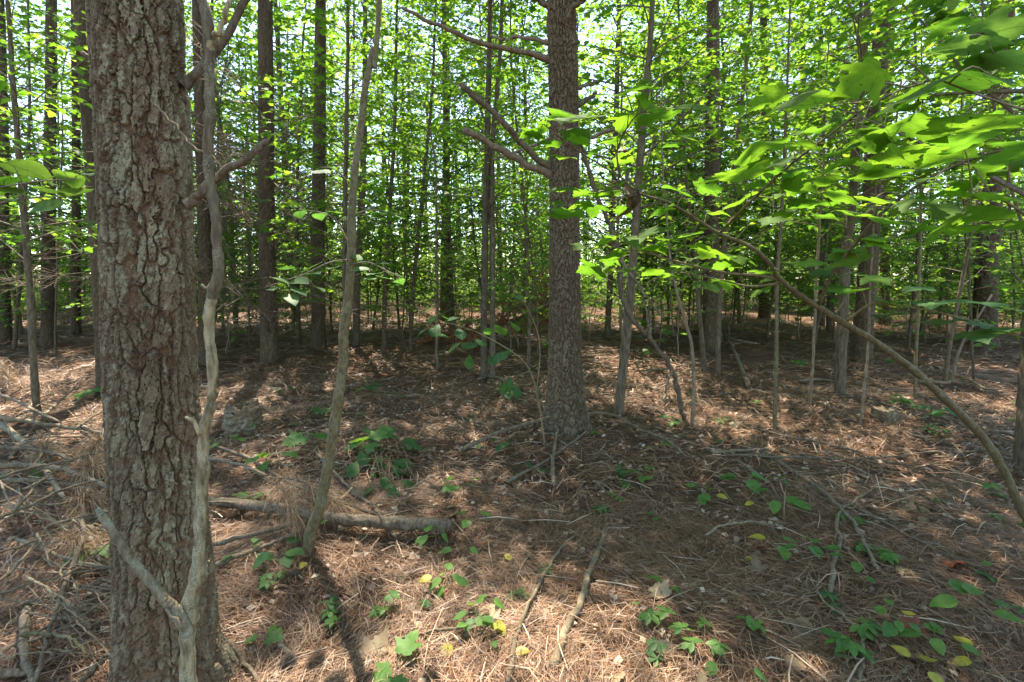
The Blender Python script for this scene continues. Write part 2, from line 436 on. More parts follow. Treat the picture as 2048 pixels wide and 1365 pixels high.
# ------------------------------------------------------------------ leaf shapes
def leaf_shape(kind, fold=.18, curl=.12, wav=.03, seed=0):
    """Returns V(n,3), T(m,3), U(n,2) of a leaf with base at the origin, length 1 along +Y, face +Z."""
    half = {
        'maple': [(.0, .0), (.10, -.07), (.24, -.06), (.40, .0), (.44, .07), (.38, .16), (.46, .20), (.52, .32), (.66, .40), (.70, .52), (.56, .50), (.50, .56), (.40, .50), (.29, .50), (.27, .58), (.36, .68), (.30, .74), (.24, .76), (.22, .86), (.13, .90), (.0, 1.06)],
        'oval': [(.0, .0), (.16, .02), (.29, .12), (.36, .28), (.36, .45), (.29, .64), (.18, .82), (.07, .95), (.0, 1.0)],
        'leaflet': [(.0, .0), (.10, .10), (.17, .24), (.16, .28), (.23, .42), (.21, .46), (.25, .58), (.21, .62), (.20, .74), (.15, .78), (.09, .90), (.0, 1.0)],
        'oak': [(.0, .0), (.05, .12), (.12, .20), (.20, .28), (.16, .33), (.27, .42), (.22, .48), (.33, .57), (.27, .63), (.33, .72), (.25, .78), (.24, .86), (.12, .93), (.0, 1.0)],
        'simple': [(.0, .0), (.2, .14), (.31, .36), (.26, .62), (.11, .86), (.0, 1.0)],
    }[kind]
    rg = np.random.default_rng(seed)
    mids = [(.0, y) for y in (.2, .4, .6, .8)]
    pts, tris = [], []
    rightpoly = half + mids[::-1]
    leftpoly = [(-x, y) for x, y in half] + mids[::-1]
    V, index = [], {}
    def vid(p):
        k = (round(p[0], 4), round(p[1], 4))
        if k not in index:
            index[k] = len(V); V.append(p)
        return index[k]
    for poly, flip in ((rightpoly, 0), (leftpoly, 1)):
        tri = tessellate_polygon([[Vector((x, y, 0)) for x, y in poly]])
        for t in tri:
            a = [vid(poly[i]) for i in t]
            (x0, y0), (x1, y1), (x2, y2) = (V[i] for i in a)
            if (x1-x0)*(y2-y0)-(x2-x0)*(y1-y0) < 0: a = a[::-1]
            tris.append(a)
    P = np.array(V)
    x, y = P[:, 0], P[:, 1]
    ph = rg.uniform(0, 6)
    z = fold*np.abs(x)-curl*(y-.15)**2+wav*np.sin(7*y+ph+4*x)-.5*curl*x*x*2
    return np.stack([x, y, z], 1), np.array(tris), P

def leaf_mesh(name, kind, m, fold=.18, curl=.12, wav=.03, seed=0, twist=0.0):
    V, T, U = leaf_shape(kind, fold, curl, wav, seed)
    if twist:
        a = twist*V[:, 1]
        V = np.stack([V[:, 0]*np.cos(a)-V[:, 2]*np.sin(a), V[:, 1], V[:, 0]*np.sin(a)+V[:, 2]*np.cos(a)], 1)
    me = MB().add(V, None, T, None, U).mesh(name, True)
    me.materials.append(m)
    return me

def scatter_leaves(mb, tpl, pos, yaw, pitch, roll, size, uv=False):
    """Adds many copies of a leaf template to a mesh builder."""
    V, T, U = tpl
    n = len(pos)
    if n == 0: return
    cyw, syw, cp, sp, cr, sr = np.cos(yaw), np.sin(yaw), np.cos(pitch), np.sin(pitch), np.cos(roll), np.sin(roll)
    x = V[:, 0][None]*cr[:, None]+V[:, 2][None]*sr[:, None]
    z = -V[:, 0][None]*sr[:, None]+V[:, 2][None]*cr[:, None]
    y = np.broadcast_to(V[:, 1][None], x.shape)
    y2 = y*cp[:, None]-z*sp[:, None]; z2 = y*sp[:, None]+z*cp[:, None]
    X = x*cyw[:, None]-y2*syw[:, None]; Y = x*syw[:, None]+y2*cyw[:, None]
    P = np.stack([X, Y, z2], -1)*size[:, None, None]+pos[:, None, :]
    k = len(V)
    TT = (T[None]+(np.arange(n)*k)[:, None, None]).reshape(-1, 3)
    mb.add(P.reshape(-1, 3), None, TT, None, np.tile(U, (n, 1)) if uv else None)

# light template: two folded quads' worth of triangles
_s = np.array([(0, 0, 0), (.33, .33, .05), (.26, .68, .04), (0, 1, -.06), (-.26, .68, .04), (-.33, .33, .05), (0, .5, -.01)])
LITE = (_s, np.array([(0, 1, 6), (1, 2, 6), (2, 3, 6), (3, 4, 6), (4, 5, 6), (5, 0, 6)]), _s[:, :2])
_s2 = np.array([(0, 0, 0), (.36, .45, .06), (0, 1, -.06), (-.36, .45, .06)])
QUADL = (_s2, np.array([(0, 1, 2), (0, 2, 3)]), _s2[:, :2])
_s3 = np.array([(0, 0, 0), (.42, .02, .06), (.34, .2, .03), (.66, .45, .06), (.3, .5, .03), (.3, .72, .03), (0, 1.05, -.08), (-.3, .72, .03), (-.3, .5, .03), (-.66, .45, .06), (-.34, .2, .03), (-.42, .02, .06), (0, .4, -.01)])
STAR = (_s3, np.array([(i, i+1, 12) for i in range(11)]+[(11, 0, 12)]), _s3[:, :2])

def grow(trunk, rad, rg, t0=.2, n_limb=22, L=1.2, size=.085, tpl=LITE, step=.085, el=(15, 50), wood=None, leaves=None, t1=.99, droop=.25, skip=None, split=None):
    """Limbs, twigs and leaves along a trunk polyline (local coordinates)."""
    wood = wood or MB(); leaves = MB() if leaves is None else leaves
    pos, yaw, pit, rol, siz = [], [], [], [], []
    n = len(trunk)
    for i in range(n_limb):
        t = t0+(t1-t0)*(i+rg.uniform(0, .9))/n_limb
        f = t*(n-1); a = int(min(f, n-2)); p = trunk[a]*(1-f+a)+trunk[a+1]*(f-a)
        az = i*2.39996+rg.uniform(-.6, .6)
        if skip and skip(p, az): continue
        e = R(rg.uniform(*el))
        ln = L*(1-.55*(t-t0)/(1-t0+1e-6))*rg.uniform(.55, 1.15)
        d = np.array([math.cos(az)*math.cos(e), math.sin(az)*math.cos(e), math.sin(e)])
        k = 6
        pts = [p]
        for s in range(k-1):
            d = d+np.array([rg.normal(0, .09), rg.normal(0, .09), -droop*.22+rg.normal(0, .05)]); d /= np.linalg.norm(d)
            pts.append(pts[-1]+d*ln/(k-1))
        pts = np.array(pts)
        r = max(.0035, .32*float(np.interp(t, np.linspace(0, 1, n), rad)))
        if split is not None: wood = MB(); split.append(wood)
        wood.tube(pts, np.linspace(r, .0018, k), 4, False)
        m = max(2, int(ln/.16))
        side = 1
        for s in range(m):
            q = .22+.78*(s+.5)/m
            f2 = q*(k-1); b = int(min(f2, k-2)); pp = pts[b]*(1-f2+b)+pts[b+1]*(f2-b)
            dd = pts[min(b+1, k-1)]-pts[b]; y0 = math.atan2(dd[1], dd[0])+side*R(rg.uniform(30, 65)); side = -side
            tl = ln*.42*(1.1-q*.6)*rg.uniform(.5, 1.2)
            e2 = rg.uniform(-.15, .35)
            td = np.array([math.cos(y0)*math.cos(e2), math.sin(y0)*math.cos(e2), math.sin(e2)])
            end = pp+td*tl
            wood.tube(np.array([pp, pp+td*tl*.5+np.array([0, 0, .01]), end]), [.0022, .0016, .001], 3, False)
            nl = max(2, int(tl/step))
            for j in range(nl+1):
                c = (j+.6)/(nl+.6)
                sd = 1 if j % 2 else -1
                pos.append(pp+td*tl*c); yaw.append(y0-math.pi/2+(0 if j == nl else sd*R(rg.uniform(30, 75))))
                pit.append(rg.normal(-.18, .28)); rol.append(rg.normal(0, .30)); siz.append(size*rg.uniform(.6, 1.2))
    if pos: scatter_leaves(leaves, tpl, np.array(pos), np.array(yaw), np.array(pit), np.array(rol), np.array(siz))
    return wood, leaves

# ------------------------------------------------------------------ ground
def axis_grid(lo, hi, c, fine, n):
    t = np.linspace(-1, 1, n)
    s = np.sinh(t*5.2)/np.sinh(5.2)
    return np.where(s < 0, c+s*(c-lo), c+s*(hi-c))
gx = axis_grid(-220, 220, 0, .05, 290); gy = axis_grid(-120, 320, 3.0, .05, 290)
GX, GY = np.meshgrid(gx, gy)
near = np.clip(1-np.hypot(GX, GY-3)/14, 0, 1)
GZ = gz(GX, GY)+near*(.030*(fbm(GX*4, GY*4, 3, 4)-.5)+.035*(fbm(GX*1.7+5, GY*1.7, 9, 3)-.5))
n0 = len(gx)
ii, jj = np.meshgrid(np.arange(len(gy)-1), np.arange(n0-1), indexing='ij')
q0 = ii*n0+jj
g_mb = MB().add(np.stack([GX, GY, GZ], -1).reshape(-1, 3), np.stack([q0, q0+1, q0+n0+1, q0+n0], -1).reshape(-1, 4))
ground = link('ground', g_mb.mesh('ground'), M['ground'])
tag(ground, 'brown forest floor under the pine needle litter', 'ground', kind='structure')

def gzz(x, y):
    nr = np.clip(1-np.hypot(x, y-3)/14, 0, 1)
    return gz(x, y)+nr*(.030*(fbm(np.asarray(x)*4, np.asarray(y)*4, 3, 4)-.5)+.035*(fbm(np.asarray(x)*1.7+5, np.asarray(y)*1.7, 9, 3)-.5))

def wedge(n, d0, d1, rg, spread=1.25, pad=.8):
    y = np.sqrt(rg.uniform(d0*d0, d1*d1, n)); x = rg.uniform(-1, 1, n)*(y*spread+pad)
    return x, y

def needles(mb, x, y, rg, ln, wd, lift, tilt=.16):
    kp = rg.random(len(x)) < .35+1.3*sstep(.38, .6, fbm(x*2.1+4, y*2.1, 91, 3)); x, y = x[kp], y[kp]
    n = len(x)
    fld = fbm(x*1.3, y*1.3, 77, 2)*9
    a = np.where(rg.random(n) < .45, fld+rg.normal(0, .5, n), rg.uniform(0, 6.283, n))
    l = rg.uniform(*ln, n); w = rg.uniform(*wd, n)
    d = np.stack([np.cos(a), np.sin(a), rg.normal(0, tilt, n)], 1)
    s = np.stack([-np.sin(a), np.cos(a), rg.normal(0, .35, n)], 1)
    z = gzz(x, y)+rg.random(n)**1.6*lift+.004
    c = np.stack([x, y, z], 1)
    bend = rg.normal(0, .09, n)[:, None]*l[:, None]
    p0, p1, p2 = c-d*l[:, None]*.5, c+s*bend+np.array([0, 0, .006]), c+d*l[:, None]*.5
    for p in (p0, p2): p[:, 2] = np.maximum(p[:, 2], gzz(p[:, 0], p[:, 1])+.003)
    h = s*w[:, None]*.5
    V = np.stack([p0-h, p0+h, p1+h, p1-h, p2], 1).reshape(-1, 3)
    b = (np.arange(n)*5)[:, None]
    mb.add(V, b+np.array([[0, 1, 2, 3]]), b+np.array([[3, 2, 4]]))

rg = np.random.default_rng(5)
nb = MB()
x, y = wedge(120000, .9, 3.4, rg, 1.12, .4); needles(nb, x, y, rg, (.08, .18), (.0011, .0022), .024)
x, y = wedge(66000, 3.4, 7.5, rg, 1.15, .4); needles(nb, x, y, rg, (.12, .24), (.0024, .0048), .035)
x, y = wedge(34000, 7.5, 18, rg, 1.15, .4); needles(nb, x, y, rg, (.2, .42), (.008, .016), .05)
# raised tussocks of needles
tx, ty = wedge(150, 1.4, 9, rg)
for a, b in zip(tx, ty):
    k = 110
    needles(nb, a+rg.normal(0, .13, k), b+rg.normal(0, .13, k), rg, (.12, .22), (.0018+.0004*b, .003+.0006*b), .075, .45)
lit = link('pine_needle_litter', nb.mesh('pine_needle_litter', False), M['litter'])
tag(lit, 'thick litter of fallen brown pine needles covering the forest floor', 'needle litter', kind='stuff')

# crumbs: bits of bark, leaf scraps, short twigs
cb = MB()
x, y = wedge(13000, .9, 7, rg); k = len(x)
scatter_leaves(cb, QUADL, np.stack([x, y, gzz(x, y)+.012], 1), rg.uniform(0, 6.28, k), rg.normal(0, .25, k), rg.normal(0, .35, k), rg.uniform(.012, .055, k))
for a, b in zip(*wedge(2600, 1, 9, rg)):
    an, l = rg.uniform(0, 6.28), rg.uniform(.06, .3)
    z = float(gzz(a, b))+.018
    d = np.array([math.cos(an), math.sin(an), 0])*l
    cb.tube(np.array([[a, b, z], [a+d[0]*.5+rg.normal(0, .01), b+d[1]*.5, z+rg.uniform(0, .02)], [a+d[0], b+d[1], z]]), rg.uniform(.0015, .0045)*np.array([1, .9, .5]), 4, False)
tag(link('litter_crumbs', cb.mesh('litter_crumbs'), M['debris']), 'scattered bark crumbs, leaf scraps and short twigs on the needle litter', 'litter', kind='stuff')

# ------------------------------------------------------------------ pine trees
def poly_tree_pts(pts, d, n=40, lean=0.0):
    """Pixels to world points in the plane at forward distance d (lean: extra metres of depth at the top)."""
    k = len(pts)
    P = [W(px, py, d+lean*i/max(1, k-1)) for i, (px, py) in enumerate(pts)]
    return np.array(P)

class Axis:
    def __init__(s, P, n=200):
        P = np.asarray(P); s.P = catmull(P, n); s.z = np.maximum.accumulate(s.P[:, 2]+np.arange(n)*1e-6)
    def __call__(s, h):
        return np.stack([np.interp(h, s.z, s.P[:, 0]), np.interp(h, s.z, s.P[:, 1]), h], 1)

def nonuniform_angles(front, back, facing):
    a = np.linspace(-R(105), R(105), front, endpoint=False); b = np.linspace(R(105), R(255), back, endpoint=False)
    return np.concatenate([a, b])+facing

# dead side branches used on the mid-distance pines
def dead_branch_mesh(seed, ln=1.5):
    rg = np.random.default_rng(seed); mb = MB()
    pts = [np.zeros(3)]; d = np.array([1, 0, rg.uniform(.05, .45)]); d /= np.linalg.norm(d)
    for i in range(7):
        d = d+rg.normal(0, .09, 3)+np.array([0, 0, .02]); d /= np.linalg.norm(d); pts.append(pts[-1]+d*ln/7)
    pts = np.array(pts)
    mb.tube(pts, np.linspace(.013, .003, 8), 5)
    for i in range(16):
        q = rg.uniform(1.0, 6.8); b = int(q); p = pts[b]*(1-q+b)+pts[min(b+1, 7)]*(q-b)
        e = np.array([rg.uniform(.3, 1), rg.normal(0, .8), rg.normal(.1, .45)]); e /= np.linalg.norm(e)
        l = rg.uniform(.2, .65)
        tp = np.array([p, p+e*l*.5+rg.normal(0, .03, 3), p+e*l+rg.normal(0, .05, 3)])
        mb.tube(tp, [.006, .0045, .003], 3, False)
        for j in range(3):
            p2 = p+e*l*rg.uniform(.3, .95); g = e+rg.normal(0, .7, 3); g /= np.linalg.norm(g)
            mb.tube(np.array([p2, p2+g*rg.uniform(.12, .40)]), [.0036, .0022], 3, False)
    me = mb.mesh('dead_branch'); me.materials.append(M['dead_bark'])
    return me
DEADB = [dead_branch_mesh(100+i, 1.1+.3*(i % 4)) for i in range(5)]

def pine_crown_mesh(seed, z0=8.5, z1=17, nl=40, tufts=6, per=26):
    rg = np.random.default_rng(seed); wood = MB(); V, T = [], []; n = 0
    for i in range(nl):
        z = z0+(z1-z0)*(i+rg.random())/nl; az = i*2.4+rg.uniform(-.5, .5)
        ln = rg.uniform(.6, 1.1)*2.5*(1.05-.75*((z-z0)/(z1-z0))**1.5)*(.55+.45*min(1, (z-z0)/2))
        e = rg.uniform(-.05, .5)
        d = np.array([math.cos(az)*math.cos(e), math.sin(az)*math.cos(e), math.sin(e)])
        pts = np.array([[0, 0, z], np.array([0, 0, z])+d*ln*.5+np.array([0, 0, -.05]), np.array([0, 0, z])+d*ln+np.array([0, 0, .12])])
        wood.tube(pts, [.03, .018, .006], 4, False)
        for t in range(tufts):
            q = rg.uniform(.3, 1.0); c = np.array([0, 0, z])+d*ln*q+rg.normal(0, .22, 3)*np.array([1, 1, .6])
            u = rg.normal(0, 1, (per, 3)); u[:, 2] += .5; u /= np.linalg.norm(u, axis=1)[:, None]
            l = rg.uniform(.14, .24, per)[:, None]; s = np.cross(u, rg.normal(0, 1, (per, 3))); s /= np.linalg.norm(s, axis=1)[:, None]
            w = rg.uniform(.008, .014, per)[:, None]
            V.append(np.stack([c-s*w, c+s*w, c+u*l], 1).reshape(-1, 3))
            T.append(n+np.arange(per*3).reshape(-1, 3)); n += per*3
    me = MB().add(np.vstack(V), None, np.vstack(T)).mesh('crown'); me.materials.append(M['pine_needle'])
    return me, wood
PINE_CROWNS = []
for s in range(3):
    me, wd = pine_crown_mesh(300+s)
    wm = wd.mesh('limbs'); wm.materials.append(M['dead_bark'])
    PINE_CROWNS.append((me, wm))

def pine_template(seed, Rb=.165, H=17.5):
    hs = np.concatenate([np.linspace(-.15, 6.0, 260), np.linspace(6.1, H, 60)])
    rad = lambda h: Rb*(1-.72*np.clip(h, 0, H)/H)*(1+.28*np.exp(-np.clip(h+.1, 0, None)/.22))
    ax = Axis([(0, 0, -.2), (.03*math.sin(seed), .02, 2.2), (-.03, .03*math.cos(seed), 5), (.02, 0, 10), (0, 0, H+.2)])
    mb = bark_trunk(ax, rad, np.linspace(0, 2*math.pi, 60, endpoint=False), hs, .06, .13, .022, seed, .08, .6, 1.0, .50)
    me = mb.mesh('pine_trunk'); me.materials.append(M['pine_bark'])
    return me
PINE_T = [pine_template(41), pine_template(57), pine_template(73)]

def pine(px, py, tpx, tpy, wpx, label, var, nb, hb=(1.0, 6.0), group=None, d=None, seed=0, facing=None):
    b = G(px, py) if d is None else W(px, py, d)
    b[2] = float(gz(b[0], b[1]))
    top = W(tpx, tpy, b[1])
    v = Vector(top-b).normalized()
    q = Vector((0, 0, 1)).rotation_difference(v).to_euler()
    s = (wpx*b[1]/FOC)/(2*.155)/offax(px)
    o = empty('pine_tree', b, label, 'pine tree', group, q)
    zr = random.uniform(0, 6.28)
    t = link('trunk', PINE_T[var % 3], None, o, (0, 0, 0), (0, 0, zr), (s, s, 1.0))
    cm, wm = PINE_CROWNS[var % 3]
    link('crown', cm, None, o, (0, 0, random.uniform(-.8, 1.0)), (0, 0, random.uniform(0, 6.28)), (1.15, 1.15, 1))
    link('limbs', wm, None, o, (0, 0, 0), (0, 0, random.uniform(0, 6.28)), (1.1, 1.1, 1))
    rr = random.Random(seed+int(px))
    for i in range(nb):
        h = hb[0]+(hb[1]-hb[0])*(i+rr.random())/nb
        az = rr.uniform(0, 6.28); k = rr.uniform(.6, 1.25)
        link('dead_branch', DEADB[rr.randrange(5)], None, o, (math.cos(az)*.10*s, math.sin(az)*.10*s, h), (rr.uniform(0, 6.28), rr.uniform(-.5, .15), az), (k, k, k))
    return o

# --- the big pine beside the camera
def simple_branch(root, base, name, pts, d, rpx, m, label=None, k=8, n=14, d1=None, knob=.1, rg=RNG, wob=.004):
    K = len(pts)
    d1 = d if d1 is None else d1
    P = np.array([W(px, py, d+(d1-d)*i/(K-1)) for i, (px, py) in enumerate(pts)])
    C = catmull(P, n); C[1:-1] += rg.normal(0, wob, (n-2, 3))
    r = np.linspace(rpx[0], rpx[1], n)*d/FOC/2/offax(pts[0][0])
    if k == 8:
        C = catmull(C, n*5); r = np.interp(np.linspace(0, 1, n*5), np.linspace(0, 1, n), r); k = 12; knob = .28
        q = np.linspace(0, 1, n*5); r = r*(1+.5*np.exp(-q/.05))          # collar where it leaves the trunk
        r[-1] *= .35; r[-2] *= .7
    o = link(name, MB().tube(C, r, k, True, knob, rg).mesh(name, True, base), m, root)
    if label: o['label'] = label
    return o

d = 1.66
base1 = W(343, 1420, d); base1[2] = float(gz(base1[0], base1[1]))
ctr = [(343, 1430), (336, 1300), (325, 1100), (312, 900), (303, 700), (296, 400), (287, 200), (277, 0), (262, -300)]
P1 = np.array([W(px, py, d) for px, py in ctr]); top = P1[-1]+np.array([-.05, .1, 13.5]); P1 = np.vstack([[P1[0]+np.array([0, 0, -.35])], P1, [P1[-1]+np.array([-.02, .02, 4])], [top]])
zs = [base1[2]-.3, base1[2], W(0, 1300, d)[2], W(0, 1100, d)[2], W(0, 900, d)[2], W(0, 400, d)[2], W(0, 0, d)[2], 8, 17.5]
rs = [.240, .212, .160, .140, .134, .128, .126, .110, .04]
rad1 = lambda h: np.interp(h, zs, rs)
hs = np.concatenate([np.linspace(base1[2]-.25, 2.62, 860), np.linspace(2.66, 17, 60)])
face = math.atan2(-base1[1], -base1[0])
mb = bark_trunk(Axis(P1, 400), rad1, nonuniform_angles(210, 44, face), hs, .050, .200, .0145, 12, .24, .9, 1.0, .90)
o = empty('pine_tree', base1, 'massive rough-barked pine trunk close to the camera with lichen-flecked plates', 'pine tree', 'pine trees')
link('trunk', mb.mesh('trunk', False, base1), M['pine_bark'], o)
link('crown', PINE_CROWNS[0][0], None, o, (P1[-1][0]-base1[0], P1[-1][1]-base1[1], 1), (0, 0, 1)); link('limbs', PINE_CROWNS[0][1], None, o, (0, 0, 1), (0, 0, 1))
simple_branch(o, base1, 'branch', [(366, 172), (400, 140), (432, 100), (470, 45), (502, -10), (530, -70)], 1.66, (21, 15), M['dead_bark'], 'thick bare branch rising beside the trunk')
simple_branch(o, base1, 'branch', [(372, 410), (405, 384), (440, 350), (490, 318), (538, 280)], 1.62, (21, 14), M['dead_bark'], 'broken-off branch stub reaching over the dead stem')
simple_branch(o, base1, 'branch', [(205, 135), (185, 122), (168, 108)], 1.6, (17, 11), M['dead_bark'])

# --- the dead forked stem in front of it
base2 = G(376, 1420)
base2 = np.array([base2[0], 1.40, float(gz(base2[0], 1.40))])
pole = [(380, 1480), (376, 1365), (374, 1275), (377, 1224), (390, 1172), (396, 1121), (399, 1053), (404, 984), (407, 916), (407, 867), (419, 823), (424, 782), (424, 730), (417, 662), (420, 611), (427, 587), (437, 542), (434, 470), (431, 427), (420, 359), (415, 308), (419, 239), (420, 171), (418, 103), (413, 34), (402, -10), (395, -80)]
dd = np.linspace(1.36, 1.47, len(pole))
PP = np.array([W(px, py, q) for (px, py), q in zip(pole, dd)])
o = empty('dead_sapling', base2, 'pale forked dead stem crusted with lichen leaning against the big pine', 'dead tree')
C = catmull(PP, 90); rg = np.random.default_rng(3)
wpx = np.interp(np.linspace(0, 1, 90), [0, .08, .13, .2, .4, .62, .8, 1], [44, 40, 40, 27, 26, 24, 22, 20])*(1+.10*rg.normal(0, 1, 90))
C[:, :2] += rg.normal(0, .0010, (90, 2))
C3 = catmull(C, 340); r3 = np.interp(np.linspace(0, 1, 340), np.linspace(0, 1, 90), wpx)*1.41/FOC/2*.76
ks = int(340*14.6/26)
link('trunk', MB().tube(C3[:ks+2], r3[:ks+2], 20, True, .26, rg).mesh('trunk', True, base2), M['lichen_wood'], o)
link('bark_sleeve', MB().tube(C3[ks:], r3[ks:]*1.12, 20, True, .34, rg).mesh('bark_sleeve', True, base2), M['stem_bark'], o)['label'] = 'upper length of the dead stem still covered in rough brown bark'
simple_branch(o, base2, 'branch', [(378, 1268), (355, 1226), (328, 1198), (290, 1152), (246, 1097), (212, 1043), (193, 1020)], 1.35, (28, 16), M['blue_lichen'], 'broken arm of the fork with blue-green lichen', 16, 110, 1.3, .25, rg, .0008)
simple_branch(o, base2, 'branch', [(420, 100), (435, 70), (450, 35), (462, -20)], 1.46, (14, 9), M['lichen_wood'], None, 8, 12)
simple_branch(o, base2, 'branch', [(416, 308), (380, 288), (345, 250), (302, 200)], 1.45, (7, 5), M['dead_grey'], 'thin bare stick hanging across the pine bark', 6, 12, 1.42)
simple_branch(o, base2, 'branch_stub', [(424, 775), (410, 772), (400, 778)], 1.4, (8, 5), M['dead_grey'], None, 6, 6)
simple_branch(o, base2, 'branch_stub', [(400, 870), (385, 842), (372, 835)], 1.38, (13, 7), M['lichen_wood'], None, 6, 6)
simple_branch(o, base2, 'branch_stub', [(424, 585), (410, 578), (402, 570)], 1.42, (9, 6), M['lichen_wood'], None, 6, 6)
simple_branch(o, base2, 'branch_stub', [(368, 1262), (345, 1235), (330, 1218)], 1.32, (8, 6), M['dead_grey'], None, 6, 6)

# --- the central pine
base3 = G(1134, 858); d = base3[1]
ctr = [(1134, 862), (1132, 780), (1130, 600), (1128, 300), (1122, 0), (1116, -300)]
P3 = np.array([W(px, py, d) for px, py in ctr]); P3 = np.vstack([[P3[0]+np.array([0, 0, -.3])], P3, [P3[-1]+np.array([-.1, 0, 11])]])
pw = lambda w: w*d/FOC/2
zz = [W(0, y, d)[2] for y in (900, 860, 820, 760, 700, 500, 300, 0, -300)]+[18]
rr3 = [pw(w) for w in (122, 104, 84, 73, 67, 61, 58, 55, 52, 8)]
hs = np.concatenate([np.linspace(base3[2]-.2, 4.6, 560), np.linspace(4.65, 16, 50)])
face = math.atan2(-d, -base3[0])
mb = bark_trunk(Axis(P3, 300), lambda h: np.interp(h, zz, rr3), nonuniform_angles(110, 30, face), hs, .042, .095, .0165, 29, .12, .55, 1.0, .68)
o = empty('pine_tree', base3, 'straight pine with finely plated bark and snapped branches in the middle of the clearing', 'pine tree', 'pine trees')
link('trunk', mb.mesh('trunk', False, base3), M['pine_bark'], o)
link('crown', PINE_CROWNS[1][0], None, o, (0, 0, 1)); link('limbs', PINE_CROWNS[1][1], None, o, (0, 0, 1))
for pts, w, d1 in [
    ([(1105, 122), (1056, 106), (988, 92), (919, 68), (885, 55), (834, 32), (800, 15)], (12, 5), d-.3),
    ([(1105, 84), (1039, 75), (1005, 78), (981, 70)], (8, 5), d+.5),
    ([(1110, 345), (1056, 301), (1022, 263), (970, 212), (919, 167)], (12, 10), d-.5),
    ([(1110, 355), (1039, 321), (988, 294), (926, 258)], (14, 12), d-.3),
    ([(1150, 300), (1165, 284), (1193, 270), (1250, 253)], (10, 7), d-.3),
    ([(1150, 212), (1165, 204), (1193, 186)], (11, 8), d+.2),
    ([(1150, 176), (1180, 168), (1205, 160)], (8, 5), d+.4),
    ([(1128, 68), (1133, 50), (1145, 20), (1166, -6)], (13, 9), d-.35),
    ([(1110, 20), (1085, 5), (1050, -15)], (14, 9), d),
    ([(1150, 4), (1168, -4), (1190, -30)], (14, 9), d-.2),
    ([(1110, 270), (1075, 290), (1010, 312), (985, 320)], (7, 4), d+.3),
]:
    simple_branch(o, base3, 'dead_branch', pts, d, w, M['dead_bark'], None, 8, 14, d1, .1, np.random.default_rng(int(pts[0][1])), .006)

# --- further pines, left to right
FP = 'pine trees'
for a in [
    (12, 690, 2, 200, 26, 'dark pine trunk cut by the left edge of the picture', 0, 6),
    (97, 690, 102, 100, 30, 'dark pine trunk second from the left edge, standing behind the thin bent sapling', 1, 10),
    (151, 671, 150, 100, 21, 'slim pine trunk to the left of the massive lichen-flecked trunk', 2, 9),
    (216, 790, 172, 60, 40, 'reddish pine trunk half hidden behind the massive foreground trunk', 0, 5),
    (413, 727, 398, 60, 30, 'pine trunk showing behind the pale dead stem', 1, 26, (.5, 4.2)),
    (540, 727, 532, 60, 35, 'pine trunk with many fine dead twigs between the dead stem and the curved sapling', 2, 40, (.5, 4.6)),
    (637, 697, 640, 60, 28, 'pine trunk just left of the curved leaning sapling', 0, 14),
    (890, 640, 893, 200, 18, 'distant pine trunk in the gap between the curved sapling and the central pine', 1, 8),
    (1418, 700, 1425, 60, 31, 'pine trunk rising straight behind the arching maple branch', 2, 10),
    (1722, 723, 1768, 80, 41, 'dark leaning pine behind the grey stem on the right', 1, 8),
    (1528, 640, 1528, 200, 22, 'far pine trunk between the arching branch and the thin pale stems', 0, 6),
    (1612, 632, 1606, 200, 17, 'small far dark pine seen above the arching branch', 2, 5),
    (1768, 650, 1778, 200, 22, 'far pine just right of the dark leaning pine', 0, 6),
    (1968, 695, 2006, 80, 52, 'thick dark pine near the right edge behind drooping maple leaves', 2, 8),
]:
    pine(*a, group=FP, seed=a[0])

